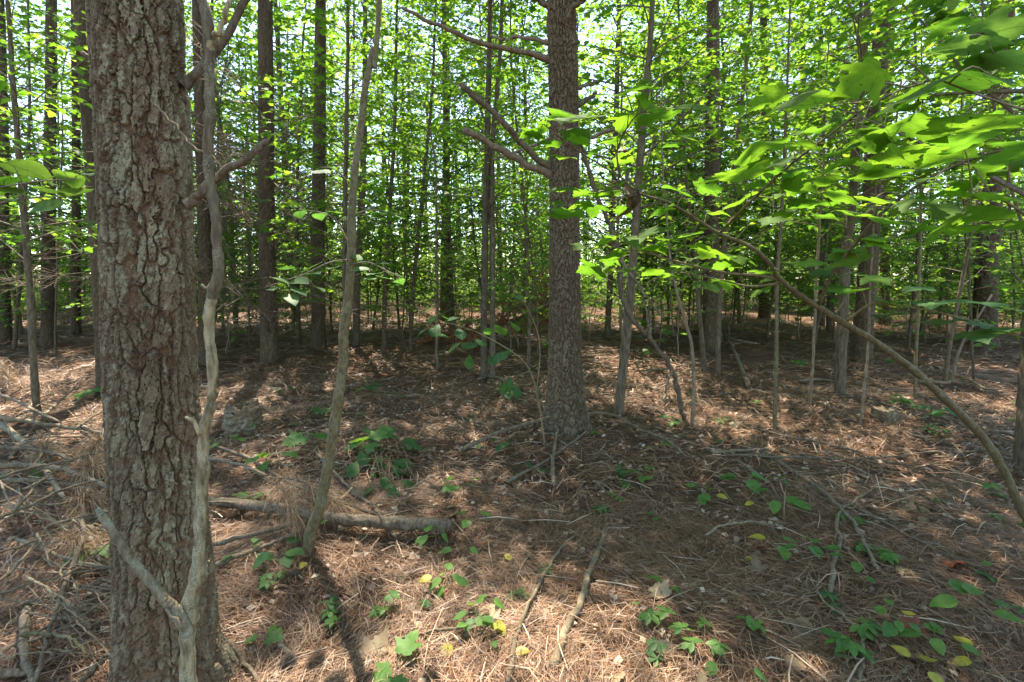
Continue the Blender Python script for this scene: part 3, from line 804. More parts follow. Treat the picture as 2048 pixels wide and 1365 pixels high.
# ------------------------------------------------------------------ small hardwood trees
def sapling_thing(name, pts, d, wpx, m, label, cat='sapling', group='thin hardwood saplings', lim=14, L=1.0, t0=.35, ext=3.0, leafm='canopy', tpl=STAR, size=.088, n=60, top_w=None, lean=0.0, seed=None, el=(15, 50), knob=.06, step=.09, droop=.25, k=8, top_n=16):
    """pts: pixels from the base upward; ext: metres the stem goes on above the last pixel."""
    seed = int(pts[0][0]*7+pts[0][1]) if seed is None else seed
    rg = np.random.default_rng(seed)
    lim = int(lim*1.5); L *= 1.15
    if ext >= 3: ext *= 1.7; lim = int(lim*1.25); L *= 1.15
    if d is None: b = G(*pts[0]); d = b[1]
    P = poly_tree_pts(pts, d, lean=lean)
    b = P[0].copy(); b[2] = float(gz(b[0], b[1])); P[0][2] = b[2]-.06
    v = P[-1]-P[-2]; v /= np.linalg.norm(v); v = v*.5+np.array([0, 0, .5]); v /= np.linalg.norm(v)
    npix = len(P)
    if ext > 0: P = np.vstack([P, P[-1]+v*ext*.5, P[-1]+v*ext+np.array([.1, .1, 0])])
    C = catmull(P, n); C[2:] += np.cumsum(rg.normal(0, .0016, (n-2, 3)), 0)*np.array([1, 1, 0])
    r0 = wpx*d/FOC/2/offax(pts[0][0])
    zt = np.linspace(0, 1, n)
    rad = r0*np.interp(zt, [0, .03, .4, 1], [1.35, 1.08, .95, .30 if ext > 0 else .6])*(1+.04*rg.normal(0, 1, n))
    o = empty(name, b, label, cat, group)
    if k >= 10: C2, rad2 = catmull(C, n*3), np.interp(np.linspace(0, 1, n*3), np.linspace(0, 1, n), rad)
    else: C2, rad2 = C, rad
    link('trunk', MB().tube(C2, rad2, k, True, knob*(2 if k >= 10 else 1), rg).mesh('trunk', True, b), M[m], o)
    if lim:
        sl = []
        w, lv = grow(C-b, rad, rg, t0, lim, L, size, tpl, step, el, droop=droop, split=sl)
        if ext >= 3: grow(C-b, rad, rg, min(.93, (npix-1)/(len(P)-1)+.03), top_n, 2.4, size*1.1, QUADL, step*1.0, el, droop=droop, split=sl, leaves=lv)  # extra unseen crown above the frame, added to shade the ground
        for w in sl: link('limb', w.mesh('limb'), M['twig'], o)
        link('crown', lv.mesh('crown'), M[leafm], o)
    return o

H = 'thin hardwood saplings'
sapling_thing('sapling', [(76, 832), (66, 700), (60, 600), (45, 400), (34, 240), (22, 60)], None, 17, 'grey_bark', 'thin bent sapling rising beside the branch pile on the left', lim=22, L=1.3, t0=.32)
# the curved leaning sapling in the left foreground
S2 = sapling_thing('sapling', [(606, 1108), (622, 1060), (640, 1010), (655, 930), (670, 840), (681, 750), (686, 680), (694, 600), (704, 500), (708, 400), (722, 290), (735, 190), (752, 100), (768, 0)], None, 23, 'olive_bark', 'curved olive-barked sapling leaning up between two pines in the left foreground', lim=22, L=1.3, t0=.9, ext=4, leafm='canopy', n=90, size=.085, k=10, knob=.09, top_n=40)
sapling_thing('sapling', [(967, 760), (968, 600), (970, 450), (975, 200), (978, 40)], None, 13, 'grey_bark', 'left one of the twin grey stems left of the central pine', lim=22, L=1.1, ext=3, top_n=85)
sapling_thing('sapling', [(985, 757), (984, 640), (984, 500), (985, 300), (1000, 100)], None, 12, 'grey_bark', 'right one of the twin grey stems left of the central pine', lim=20, L=1.0, ext=3, top_n=85)
sapling_thing('sapling', [(1236, 826), (1247, 740), (1254, 660), (1263, 560), (1274, 420), (1292, 200), (1308, 0)], None, 19, 'rough_bark', 'grey sapling leaning right just beside the central pine', lim=24, L=1.4, t0=.5, ext=3.5, top_n=85)
sapling_thing('sapling', [(1680, 792), (1682, 700), (1686, 600), (1692, 500), (1706, 380), (1724, 140), (1735, 0)], None, 23, 'rough_bark', 'stout grey stem crossed by the arching maple branch', lim=24, L=1.5, t0=.45, ext=3)
sapling_thing('sapling', [(1549, 862), (1552, 740), (1554, 600), (1560, 480), (1568, 330), (1575, 150)], None, 8, 'olive_bark', 'thin mossy stem under the arch of the maple branch', lim=16, L=.8, t0=.45, ext=2)
sapling_thing('sapling', [(1619, 812), (1626, 700), (1632, 600), (1640, 440), (1648, 300)], None, 6.5, 'pale_bark', 'very thin pale stem left of the stout grey stem', lim=14, L=.8, t0=.45, ext=2)
sapling_thing('sapling', [(1720, 852), (1728, 760), (1735, 680), (1738, 600), (1744, 470)], None, 6, 'pale_bark', 'whip-thin pale stem in front of the dark leaning pine', lim=8, L=.5, t0=.6, ext=1.2)
sapling_thing('sapling', [(1384, 856), (1387, 760), (1382, 700), (1368, 640), (1352, 580), (1340, 520)], None, 8, 'pale_bark', 'crooked pale birch-like stem right of the dark dead stick', lim=10, L=.7, t0=.6, ext=1.8)
sapling_thing('sapling', [(1409, 746), (1402, 660), (1396, 600), (1388, 500), (1370, 330)], None, 10, 'grey_bark', 'grey stem left of the pine behind the arching branch, leaning left', lim=16, L=1, ext=3)
sapling_thing('sapling', [(1436, 752), (1438, 640), (1446, 520), (1470, 330), (1500, 60)], None, 10, 'grey_bark', 'grey stem leaning right at the foot of the pine behind the arching branch', lim=18, L=1.2, ext=3)
sapling_thing('sapling', [(768, 706), (770, 600), (776, 480), (790, 250)], None, 10, 'grey_bark', 'slim stem standing right of the curved sapling in the middle distance', lim=18, L=1.1, ext=3)
sapling_thing('sapling', [(821, 704), (824, 600), (840, 420), (862, 200)], None, 8, 'grey_bark', 'thin slanting stem left of the twin grey stems', lim=16, L=1, ext=3)
sapling_thing('sapling', [(712, 692), (714, 560), (724, 380), (730, 150)], None, 14, 'grey_bark', 'dark slender trunk right behind the curved sapling', lim=18, L=1.2, ext=3)
sapling_thing('sapling', [(1480, 650), (1470, 500), (1478, 260), (1506, 0)], None, 9, 'pale_bark', 'pale forked stem beyond the arching branch, right of the pine', lim=18, L=1.2, ext=3)
sapling_thing('sapling', [(28, 700), (40, 560), (50, 380), (58, 200)], None, 9, 'grey_bark', 'thin stem in front of the dark pine at the left edge', lim=16, L=1.1, ext=3)
sapling_thing('sapling', [(110, 715), (112, 600), (120, 420), (128, 260)], None, 5, 'grey_bark', 'very thin stem beside the second pine from the left', lim=12, L=.9, ext=2)
sapling_thing('sapling', [(1890, 765), (1898, 700), (1918, 600), (1950, 440), (1975, 300)], None, 9, 'pale_bark', 'thin pale stem slanting right below the drooping maple leaves', lim=14, L=.9, ext=2)
sapling_thing('sapling', [(1948, 760), (1942, 660), (1938, 560), (1925, 380)], None, 6, 'grey_bark', 'thin dark stem left of the thick pine at the right', lim=12, L=.8, ext=2)
_mt = leaf_shape('maple', .12, .2, .03, 3)
sapling_thing('maple_sapling', [(2190, 905), (2150, 760), (2080, 560), (2010, 330), (1975, 120), (1960, -60)], None, 9, 'olive_bark', 'leafy maple leaning in from beyond the right edge', 'sapling', H, lim=30, L=1.15, t0=.42, ext=2.5, leafm='canopy', tpl=_mt, size=.10, step=.075)
sapling_thing('maple_sapling', [(1830, 800), (1832, 700), (1838, 560), (1842, 380), (1836, 200), (1828, 0)], None, 7, 'olive_bark', 'slender maple with layered leaf sprays behind the arching stem', 'sapling', H, lim=30, L=1.3, t0=.38, ext=2.5, leafm='canopy', tpl=_mt, size=.095, step=.075)
# trunk at the right edge
sapling_thing('hardwood_tree', [(2058, 948), (2064, 840), (2072, 700), (2084, 500), (2095, 250)], None, 66, 'rough_bark', 'grey furrowed tree trunk cut off by the right edge of the picture', 'tree', 'hardwood trees', lim=16, L=1.8, t0=.6, ext=6, n=70, k=16, knob=.05)

# templates for the trees further back
def hardwood_template(seed, Ht, r0, lim, L, t0, size, tpl, step):
    rg = np.random.default_rng(seed)
    n = 40
    b = np.array([[0, 0, -.15], [rg.normal(0, .08), rg.normal(0, .08), Ht*.3], [rg.normal(0, .2), rg.normal(0, .2), Ht*.65], [rg.normal(0, .35), rg.normal(0, .35), Ht]])
    C = catmull(b, n); C[2:] += np.cumsum(rg.normal(0, .008, (n-2, 3)), 0)*np.array([1, 1, 0])
    rad = r0*np.interp(np.linspace(0, 1, n), [0, .04, .5, 1], [1.3, 1.05, .85, .2])
    wood = MB().tube(C, rad, 8, False, .05, rg)
    w, lv = grow(C, rad, rg, t0, lim, L, size, tpl, step)
    wood.V += w.V; wood.Q += [q+wood.n for q in w.Q]; wood.T += [q+wood.n for q in w.T]
    tm = wood.mesh('trunk'); cm = lv.mesh('crown'); cm.materials.append(M['canopy'])
    return tm, cm
HT = [hardwood_template(500+i, h, r, l, L, t0, s, tp, st) for i, (h, r, l, L, t0, s, tp, st) in enumerate([
    (7.5, .030, 84, 1.35, .12, .088, STAR, .055), (6.2, .024, 74, 1.25, .14, .085, LITE, .052), (8.5, .036, 94, 1.55, .14, .092, STAR, .06), (5.0, .018, 62, 1.05, .12, .08, LITE, .05),
    (10.5, .055, 110, 2.1, .16, .10, LITE, .065), (12.5, .075, 124, 2.4, .18, .105, STAR, .07)])]
for i, (tm, cm) in enumerate(HT): tm.materials.append(M['grey_bark' if i % 2 == 0 else 'rough_bark'])
SH = [hardwood_template(520+i, h, .010, l, L, .12, s, tp, .07) for i, (h, l, L, s, tp) in enumerate([(1.6, 14, .55, .09, LITE), (2.4, 18, .7, .09, STAR), (1.1, 12, .45, .085, STAR)])]
for tm, cm in SH: tm.materials.append(M['twig'])

taken = [(o.location.x, o.location.y) for o in bpy.data.objects if o.type == 'EMPTY']
rr = random.Random(21)
CLEAR = [(1420, 11, 55), (1735, 10, 60), (540, 9.5, 60), (637, 11, 45), (97, 12, 50), (1985, 12, 60)]   # sight lines kept open to the nearer pines
LM = [(0, 'the left edge'), (97, 'the second left pine'), (290, 'the massive trunk'), (425, 'the pale dead stem'), (540, 'the twiggy pine'), (690, 'the curved sapling'), (820, 'the slanting stem'), (976, 'the twin stems'), (1130, 'the central pine'), (1260, 'the leaning sapling'), (1420, 'the pine behind the arch'), (1550, 'the mossy stem'), (1690, 'the stout grey stem'), (1840, 'the arching maple'), (1975, 'the thick right pine')]
USED = set()
def uniq(fmt, x, y):
    for alt in range(4):
        lab = fmt(*zone(x, y, alt))
        if lab not in USED: break
    USED.add(lab)
    return lab
def zone(x, y, alt=0):
    px = 1024+FOC*x/y
    l = sorted(LM, key=lambda q: abs(q[0]-px))[alt]
    dep = 'close' if y < 12 else 'some way' if y < 19 else 'far'
    if abs(l[0]-px) < 25: return dep, 'straight behind '+l[1]
    return dep, 'behind and to the '+('right' if px > l[0] else 'left')+' of '+l[1]
def place(name, tpls, n, y0, y1, adj, cat, group, mind, sc=(.8, 1.2), spread=1.12, names=None, ok=None):
    k = 0; tries = 0
    while k < n and tries < n*60:
        tries += 1
        y = math.sqrt(rr.uniform(y0*y0, y1*y1)); x = rr.uniform(-1, 1)*(y*spread+.5)
        if any((x-a)**2+(y-b)**2 < mind*mind for a, b in taken): continue
        if any(y < dd_ and abs(1024+FOC*x/y-pp_) < ww_ for pp_, dd_, ww_ in CLEAR): continue
        taken.append((x, y)); k += 1
        s, dp = zone(x, y)
        v = rr.randrange(len(tpls)); tm, cm = tpls[v]
        sv = rr.uniform(*sc); tilt = rr.gauss(0, .05)
        mn = (sc[0]+sc[1])/2; sz = ('short' if sv < mn*.93 else 'tall' if sv > mn*1.07 else 'mid-height')+(' leaning' if abs(tilt) > .05 else '')
        o = empty(name, (x, y, float(gz(x, y))), uniq(lambda p, q: f'{sz} {adj} {p} {q}'.replace('behind and to the', 'behind to the'), x, y), cat, group, (0, 0, 0), sv)
        o.rotation_euler = (Matrix.Rotation(tilt, 3, 'Y') @ Matrix.Rotation(rr.gauss(0, .03), 3, 'X') @ Matrix.Rotation(rr.uniform(0, 6.28), 3, 'Z')).to_euler()
        link('trunk', tm, None, o); link('crown', cm, None, o)
place('sapling', HT[:4], 54, 7.6, 15, 'leafy sapling', 'sapling', 'leafy saplings', .55)
place('sapling', HT[:4], 66, 15, 28, 'leafy sapling', 'sapling', 'leafy saplings', .6)
place('sapling', HT[3:4]+HT[1:2], 88, 11.5, 27, 'low leafy sapling', 'sapling', 'low leafy saplings', .5, (.45, .8))
place('hardwood_tree', HT[4:], 6, 11, 18, 'slender tree', 'tree', 'tall broad-leaved trees', 1.0)
place('hardwood_tree', HT[4:], 22, 18, 32, 'slender tree', 'tree', 'tall broad-leaved trees', 1.2)
place('sapling', HT[1:4:2], 55, 10.5, 24, 'slight young sapling', 'sapling', 'slight young saplings', .45, (.32, .55))
place('young_maple', SH[:2], 44, 8.2, 15, 'bushy young maple', 'young tree', 'bushy young maples', .45, (1.1, 1.8))
place('shrub', SH, 140, 10.5, 28, 'green bush', 'bush', 'green bushes', .5, (.7, 1.2))
for i, (px, y_, v, lab) in enumerate([(1215, 12.5, 5, 'tall broad-leaved tree whose crown fills the gap right of the central pine'), (1290, 15, 4, 'tall broad-leaved tree behind the leaning grey sapling'), (905, 13.5, 5, 'tall broad-leaved tree in the gap left of the twin stems'), (470, 14, 4, 'tall broad-leaved tree between the dead stem and the twiggy pine'), (240, 15, 5, 'tall broad-leaved tree hidden behind the massive trunk'), (1050, 17, 4, 'tall broad-leaved tree just left of and far behind the central pine'), (590, 16, 5, 'tall broad-leaved tree between the two pines left of the curved sapling')]):
    x_ = (px-1024)/FOC*y_; tm, cm = HT[v]
    o = empty('hardwood_tree', (x_, y_, float(gz(x_, y_))), lab, 'tree', 'tall broad-leaved trees', (0, 0, i*1.7), 1.0+.06*i)
    link('trunk', tm, None, o); link('crown', cm, None, o); taken.append((x_, y_))
def far_pines(n, y0, y1):
    k = 0
    while k < n:
        y = math.sqrt(rr.uniform(y0*y0, y1*y1)); x = rr.uniform(-1, 1)*(y*1.1)
        if any((x-a)**2+(y-b)**2 < 1.7 for a, b in taken): continue
        taken.append((x, y)); k += 1
        s, dp = zone(x, y)
        px, py = 1024+FOC*x/y, 600
        o = pine(px, py, px+rr.uniform(-15, 15), 0, rr.uniform(.24, .34)*FOC/y, uniq(lambda p, q: f'distant dark pine trunk {p} {q}', x, y), rr.randrange(3), 5, (2, 7), 'distant pines', d=y, seed=k)
far_pines(18, 14, 32)

# ------------------------------------------------------------------ wood beyond
rg = np.random.default_rng(88)
df = MB(); dt = MB()
nc = 2200
a = rg.uniform(-R(60), R(60), nc); r_ = rg.uniform(29, 52, nc); zc = rg.random(nc)**1.15*22+.3
cx, cyy = np.sin(a)*r_, np.cos(a)*r_
per = 75
pos = np.repeat(np.stack([cx, cyy, zc+gz(cx, cyy)], 1), per, 0)+rg.normal(0, 1, (nc*per, 3))*np.array([.95, .95, .55])
lo = rg.random(nc) < .40
zc = np.where(lo, rg.random(nc)*4.2, zc); r_ = np.where(lo, rg.uniform(27, 46, nc), r_); cx, cyy = np.sin(a)*r_, np.cos(a)*r_
pos = np.repeat(np.stack([cx, cyy, zc+gz(cx, cyy)], 1), per, 0)+rg.normal(0, 1, (nc*per, 3))*np.array([.95, .95, .55])
pos[:, 2] = np.maximum(pos[:, 2], gz(pos[:, 0], pos[:, 1])+.05)
nb2 = 380  # unseen leaf clusters behind the camera, added to cut the fill light
a2 = rg.uniform(R(64), R(296), nb2); r2_ = rg.uniform(7, 26, nb2); z2_ = rg.random(nb2)**1.1*16+.3
c2 = np.stack([np.sin(a2)*r2_, np.cos(a2)*r2_, z2_], 1)
pos = np.vstack([pos, np.repeat(c2, 40, 0)+rg.normal(0, 1, (nb2*40, 3))*np.array([.9, .9, .5])])
pos[:, 2] = np.maximum(pos[:, 2], gz(pos[:, 0], pos[:, 1])+.05)
k = len(pos)
scatter_leaves(df, QUADL, pos, rg.uniform(0, 6.28, k), rg.normal(-.2, .5, k), rg.normal(0, .5, k), rg.uniform(.16, .30, k))
for i in range(110):
    A_, r2 = rg.uniform(-R(58), R(58)), rg.uniform(32, 48)
    x, y = math.sin(A_)*r2, math.cos(A_)*r2; z = float(gz(x, y)); l = rg.normal(0, .4, 2)
    dt.tube(np.array([[x, y, z-.2], [x+l[0]*.5, y+l[1]*.5, z+7], [x+l[0], y+l[1], z+15]]), np.array([1, .8, .4])*rg.uniform(.05, .17), 6, False)
o = link('distant_wood', df.mesh('distant_wood', False), M['canopy']); tag(o, 'hazy green mass of leaves filling the far wood, plus shading leaves added behind the camera', 'woodland', kind='stuff')
t = link('trunks', dt.mesh('distant_trunks'), M['grey_bark'], o)

# ------------------------------------------------------------------ near leaves built one by one
MAPLE = [leaf_mesh('maple_leaf', 'maple', M['maple'], f, c, w, s) for f, c, w, s in ((.10, .18, .03, 1), (.16, .28, .05, 2), (.06, .10, .05, 3), (.2, .2, .04, 4), (.02, .35, .06, 5), (.28, .1, .05, 6))]
BLUE = [leaf_mesh('maple_leaf', 'maple', M['bluegreen'], f, c, w, s) for f, c, w, s in ((.10, .18, .02, 1), (.16, .25, .03, 2), (.05, .1, .03, 3))]
OVALB = [leaf_mesh('oval_leaf', 'oval', M['bluegreen'], f, c, .02, s) for f, c, s in ((.12, .12, 1), (.2, .2, 2), (.05, .08, 3))]
OVAL = [leaf_mesh('oval_leaf', 'oval', M['plant'], f, c, .015, s) for f, c, s in ((.22, .12, 1), (.12, .2, 2), (.3, .1, 3))]
YELL = [leaf_mesh('yellow_leaf', 'oval', M['yellow'], f, c, .02, s) for f, c, s in ((.22, .15, 1), (.12, .25, 2))]
LEAFLET = [leaf_mesh('leaflet', 'leaflet', M['plant'], f, c, .015, s) for f, c, s in ((.25, .18, 1), (.15, .25, 2))]
LEAFLETB = [leaf_mesh('leaflet', 'leaflet', M['bluegreen'], f, c, .015, s) for f, c, s in ((.25, .18, 1), (.15, .25, 2))]
SEEDM = [leaf_mesh('seedling_leaf', 'maple', M['plant'], f, c, .02, s) for f, c, s in ((.15, .2, 1), (.1, .1, 2))]
OAK = [leaf_mesh('oak_leaf', 'oak', M['bluegreen'], f, c, .03, s) for f, c, s in ((.12, .25, 1), (.2, .4, 2), (.08, .15, 3))]
OAKG = [leaf_mesh('oak_leaf', 'oak', M['plant'], f, c, .03, s) for f, c, s in ((.12, .25, 1), (.2, .4, 2))]
DEADL = [leaf_mesh('dead_leaf', k, M['dead_leaf'], f, c, w, s, t) for k, f, c, w, s, t in (('maple', .5, .5, .06, 1, .4), ('oak', .7, .7, .08, 2, -.5), ('oval', .6, .5, .06, 3, .6), ('maple', -.4, -.5, .06, 4, .5), ('oak', -.5, .6, .05, 5, .8), ('oval', .2, .8, .08, 6, -.7))]
REDL = [leaf_mesh('red_leaf', 'maple', M['red_leaf'], .5, .5, .06, 7, .5)]

def put_leaf(o, base, tpl, p, yaw, pitch, roll, size, name='leaf'):
    e = Matrix.Rotation(yaw, 4, 'Z') @ Matrix.Rotation(pitch, 4, 'X') @ Matrix.Rotation(roll, 4, 'Y')
    return link(name, tpl, None, o, tuple(np.asarray(p)-base), e.to_euler(), size)

def leafy(o, base, leaves, lines, tpls, rg, name='leaf', yaw_out=True, pet=.0018, droop=-.06):
    """leaves: (px,py,width px,depth). Each leaf hangs on a petiole from the nearest branch point."""
    pts = np.vstack(lines)
    for px, py, w, d in leaves:
        c = W(px, py, d)
        size = w*d/FOC/1.12
        dist = np.linalg.norm(pts-c, axis=1)
        s = pts[int(np.argmin(dist+rg.uniform(0, .05, len(pts))))]
        v = c-s; hv = np.array([v[0], v[1], 0])
        yaw = math.atan2(hv[1], hv[0])-math.pi/2 if np.linalg.norm(hv) > .01 else rg.uniform(0, 6.28)
        yaw += rg.normal(0, .45)
        ax = np.array([-math.sin(yaw), math.cos(yaw), 0])
        pb = c-ax*size*.5
        flat = .45 if w > 125 else 1.0; pit = rg.normal(droop*flat, .18*flat)
        put_leaf(o, base, tpls[rg.integers(len(tpls))], pb, yaw, pit, rg.normal(0, .22*flat), size, name)
        midp = (s+pb)/2+np.array([0, 0, .02+.08*np.linalg.norm(pb-s)*.5])
        link('petiole', MB().tube(catmull([s, midp, pb], 7), np.linspace(pet*1.2, pet*.6, 7), 5, False).mesh('petiole', True, base), M['olive_bark'], o)

rg = np.random.default_rng(31)
# --- the arching maple on the right
arch = [(2112, 1132), (2085, 1088), (2048, 1022), (1990, 906), (1929, 833), (1878, 785), (1826, 737), (1758, 686), (1690, 645), (1638, 611), (1587, 577), (1567, 560), (1539, 519), (1502, 491), (1444, 467), (1399, 440), (1340, 405), (1281, 386), (1240, 352), (1158, 301), (1090, 249), (1040, 180)]
b0 = G(*arch[0]); d0 = b0[1]
dep = np.interp(np.arange(len(arch)), [0, 9, 17, 21], [d0, 2.15, 1.85, 1.8])
PA = np.array([W(px, py, q) for (px, py), q in zip(arch, dep)])
base = b0.copy()
CA = catmull(PA, 120); CA[2:] += np.cumsum(rg.normal(0, .0008, (118, 3)), 0)
wa = np.interp(np.linspace(0, 21, 120), [0, 3, 6, 9, 11, 14, 17, 19, 21], [23, 21, 19.5, 15, 12, 9, 6, 3.5, 2])
da = np.interp(np.linspace(0, 21, 120), np.arange(22), dep)
o = empty('maple_sapling', base, 'arching maple sapling bending across the right side with large lit leaves', 'sapling')
CA[0][2] -= .05
link('trunk', MB().tube(catmull(CA, 300), np.interp(np.linspace(0, 1, 300), np.linspace(0, 1, 120), wa*da)/FOC/2*.76, 12, True, .22, rg).mesh('trunk', True, base), M['olive_bark'], o)
def aline(pts, d0, d1, n=24):
    return catmull(np.array([W(px, py, d0+(d1-d0)*i/(len(pts)-1)) for i, (px, py) in enumerate(pts)]), n)
brs = [
    (aline([(1638, 609), (1662, 553), (1707, 491), (1751, 440), (1792, 403), (1861, 355), (1929, 325), (1985, 306), (2060, 290)], 2.15, 1.35), (8, 4)),
    (aline([(1440, 466), (1475, 430), (1512, 393), (1587, 325), (1656, 273), (1727, 219), (1790, 185), (1860, 162)], 1.98, .95), (6.5, 3.5)),
    (aline([(1567, 562), (1520, 552), (1470, 548), (1420, 540), (1340, 520), (1265, 500), (1190, 520)], 2.1, 1.9), (7, 2.5)),
    (aline([(1560, 567), (1500, 573), (1440, 560), (1360, 545)], 2.1, 2.25), (5, 2)),
    (aline([(1281, 388), (1225, 400), (1160, 398), (1110, 392)], 1.86, 1.75), (4, 2)),
    (aline([(1240, 352), (1235, 300), (1265, 240), (1300, 215)], 1.84, 1.55), (4, 2)),
    (aline([(1690, 645), (1740, 610), (1800, 612), (1880, 625), (1960, 650), (2060, 680)], 2.2, 1.8), (6, 2.5)),
    (aline([(1837, 762), (1870, 764), (1902, 763), (1912, 725), (1922, 693), (1950, 645), (1984, 590)], 2.25, 2.3), (7, 3.5)),
    (aline([(2110, 480), (2050, 430), (1990, 395), (1930, 400)], 1.3, 1.2), (6, 3)),
    (aline([(2120, 260), (2060, 225), (2000, 205), (1930, 180), (1880, 160)], 1.1, .85), (6, 3)),
    (aline([(2110, 100), (2050, 70), (1990, 60), (1930, 75)], 1.5, 1.4), (5, 3)),
]
for q, (ln_, wd_) in enumerate(brs):
    dn = ln_[:, 1]
    link('branch', MB().tube(ln_, np.linspace(*wd_, len(ln_))*dn/FOC/2, 7, True, .05, rg).mesh('branch', True, base), M['dead_grey' if q == 7 else 'olive_bark'], o)
lv = [
    (1603, 185, 152, 1.05), (1717, 150, 92, 1.0), (1890, 155, 215, .88), (1985, 240, 205, .95), (1830, 250, 140, 1.1), (1930, 268, 140, 1.1), (1620, 262, 72, 1.3),
    (1510, 285, 112, 1.4), (1745, 283, 84, 1.3), (1880, 302, 112, 1.25), (1470, 348, 128, 1.5), (1780, 350, 122, 1.4), (1840, 357, 72, 1.5), (1938, 352, 92, 1.4), (1690, 385, 70, 1.6),
    (1630, 410, 92, 1.6), (1470, 395, 75, 1.8), (1440, 428, 48, 1.95), (1980, 388, 142, 1.2), (1990, 330, 90, 1.3), (1660, 330, 80, 1.3), (1580, 350, 60, 1.6), (1600, 300, 62, 1.4), (1700, 318, 66, 1.35), (1550, 318, 70, 1.5), (1420, 372, 62, 1.8), (1500, 330, 70, 1.7), (1530, 372, 66, 1.7), (1600, 372, 70, 1.6), (1650, 360, 76, 1.5), (1740, 330, 80, 1.4), (1800, 310, 90, 1.3), (1860, 330, 88, 1.4), (1900, 378, 80, 1.45), (1820, 395, 86, 1.55), (1760, 400, 78, 1.6), (1690, 300, 80, 1.3), (1560, 400, 64, 1.8), (1640, 440, 60, 1.9), (1900, 420, 84, 1.5), (1700, 345, 70, 1.5), (1960, 430, 90, 1.4),
    (1720, 255, 72, 1.2), (1780, 222, 90, 1.0), (2030, 300, 120, 1.2), (1560, 430, 70, 1.9), (1720, 430, 78, 1.7), (1790, 440, 90, 1.7), (1860, 420, 78, 1.6), (1920, 455, 82, 1.5), (1840, 470, 70, 1.7), (1760, 478, 60, 1.9),
    (1245, 175, 122, 1.6), (1300, 198, 60, 1.6), (1150, 228, 108, 1.75), (1070, 256, 58, 1.85), (1155, 252, 68, 1.8), (1060, 272, 50, 1.85), (1097, 290, 50, 1.85), (1320, 245, 92, 1.6), (1232, 283, 55, 1.75), (1340, 288, 44, 1.7), (1250, 238, 70, 1.7), (1370, 268, 62, 1.6), (1190, 300, 46, 1.85),
    (1124, 383, 58, 1.8), (1108, 405, 50, 1.75), (1160, 410, 52, 1.8), (1205, 395, 44, 1.85), (1075, 396, 44, 1.75), (1250, 418, 42, 1.9), (1320, 420, 55, 1.9), (1375, 470, 55, 2.0),
    (1415, 500, 72, 2.0), (1360, 535, 62, 2.1), (1275, 468, 112, 1.9), (1212, 513, 74, 1.9), (1180, 543, 64, 1.9), (1250, 543, 46, 1.95), (1310, 500, 66, 1.95), (1340, 478, 52, 1.95), (1450, 530, 60, 2.05), (1480, 512, 62, 2.0), (1525, 545, 52, 2.1), (1420, 562, 58, 2.2), (1300, 540, 48, 2.0),
]
for q in (0, 1, 2, 3, 4, 5, 8, 9):
    ln_ = brs[q][0]
    for t in range(5 if q in (0, 1) else 2 if q in (8, 9) else 5):
        c = ln_[rg.integers(5, len(ln_))]+rg.normal(0, 1, 3)*np.array([.10, .10, .035])
        if c[1] < .8: continue
        px = 1024+FOC*c[0]/c[1]; py = YOPT+FOC*math.tan(-PITCH-math.atan2(c[2]-CAM_H, c[1]))
        lv.append((px, py, rg.uniform(.075, .12)*1.12*FOC/c[1], c[1]))
leafy(o, base, lv, [CA[55:]]+[b[0][3:] for b in brs[:6]]+[b[0] for b in brs[8:10]], MAPLE, rg)
for t, az, l in ((.16, 1.2, .05), (.24, 2.6, .04), (.33, -.6, .06), (.40, 1.0, .09), (.47, 2.2, .05), (.56, -.8, .07), (.64, .7, .06), (.72, 2.0, .05)):
    p = CA[int(t*119)]; dv = np.array([math.cos(az)*.6, -.3, math.sin(az)*.8+.3])*l
    link('twig_stub', MB().tube(np.array([p, p+dv*.6, p+dv]), [.0045, .003, .0018], 6, True, .1, rg).mesh('twig_stub', True, base), M['olive_bark'], o)
lv2 = [(1603, 530, 82, 2.1), (1685, 525, 82, 2.0), (1683, 555, 66, 2.05), (1673, 574, 72, 2.1), (1730, 583, 66, 2.1), (1790, 600, 70, 2.05), (1870, 604, 112, 1.95), (1777, 628, 74, 2.05), (1878, 645, 76, 1.95), (1938, 652, 66, 1.9), (1957, 668, 80, 1.85), (2020, 668, 86, 1.8), (1980, 607, 62, 1.85), (1700, 500, 60, 2.0), (1745, 555, 60, 2.05), (1640, 545, 50, 2.1), (1830, 575, 60, 2.0), (2035, 620, 70, 1.8),
       (1950, 90, 120, 1.4), (2010, 60, 110, 1.4), (1900, 60, 90, 1.5), (2040, 110, 120, 1.35), (1990, 120, 100, 1.4)]
leafy(o, base, lv2, [brs[0][0][:10], brs[6][0], brs[10][0]], BLUE+MAPLE[:1], rg)

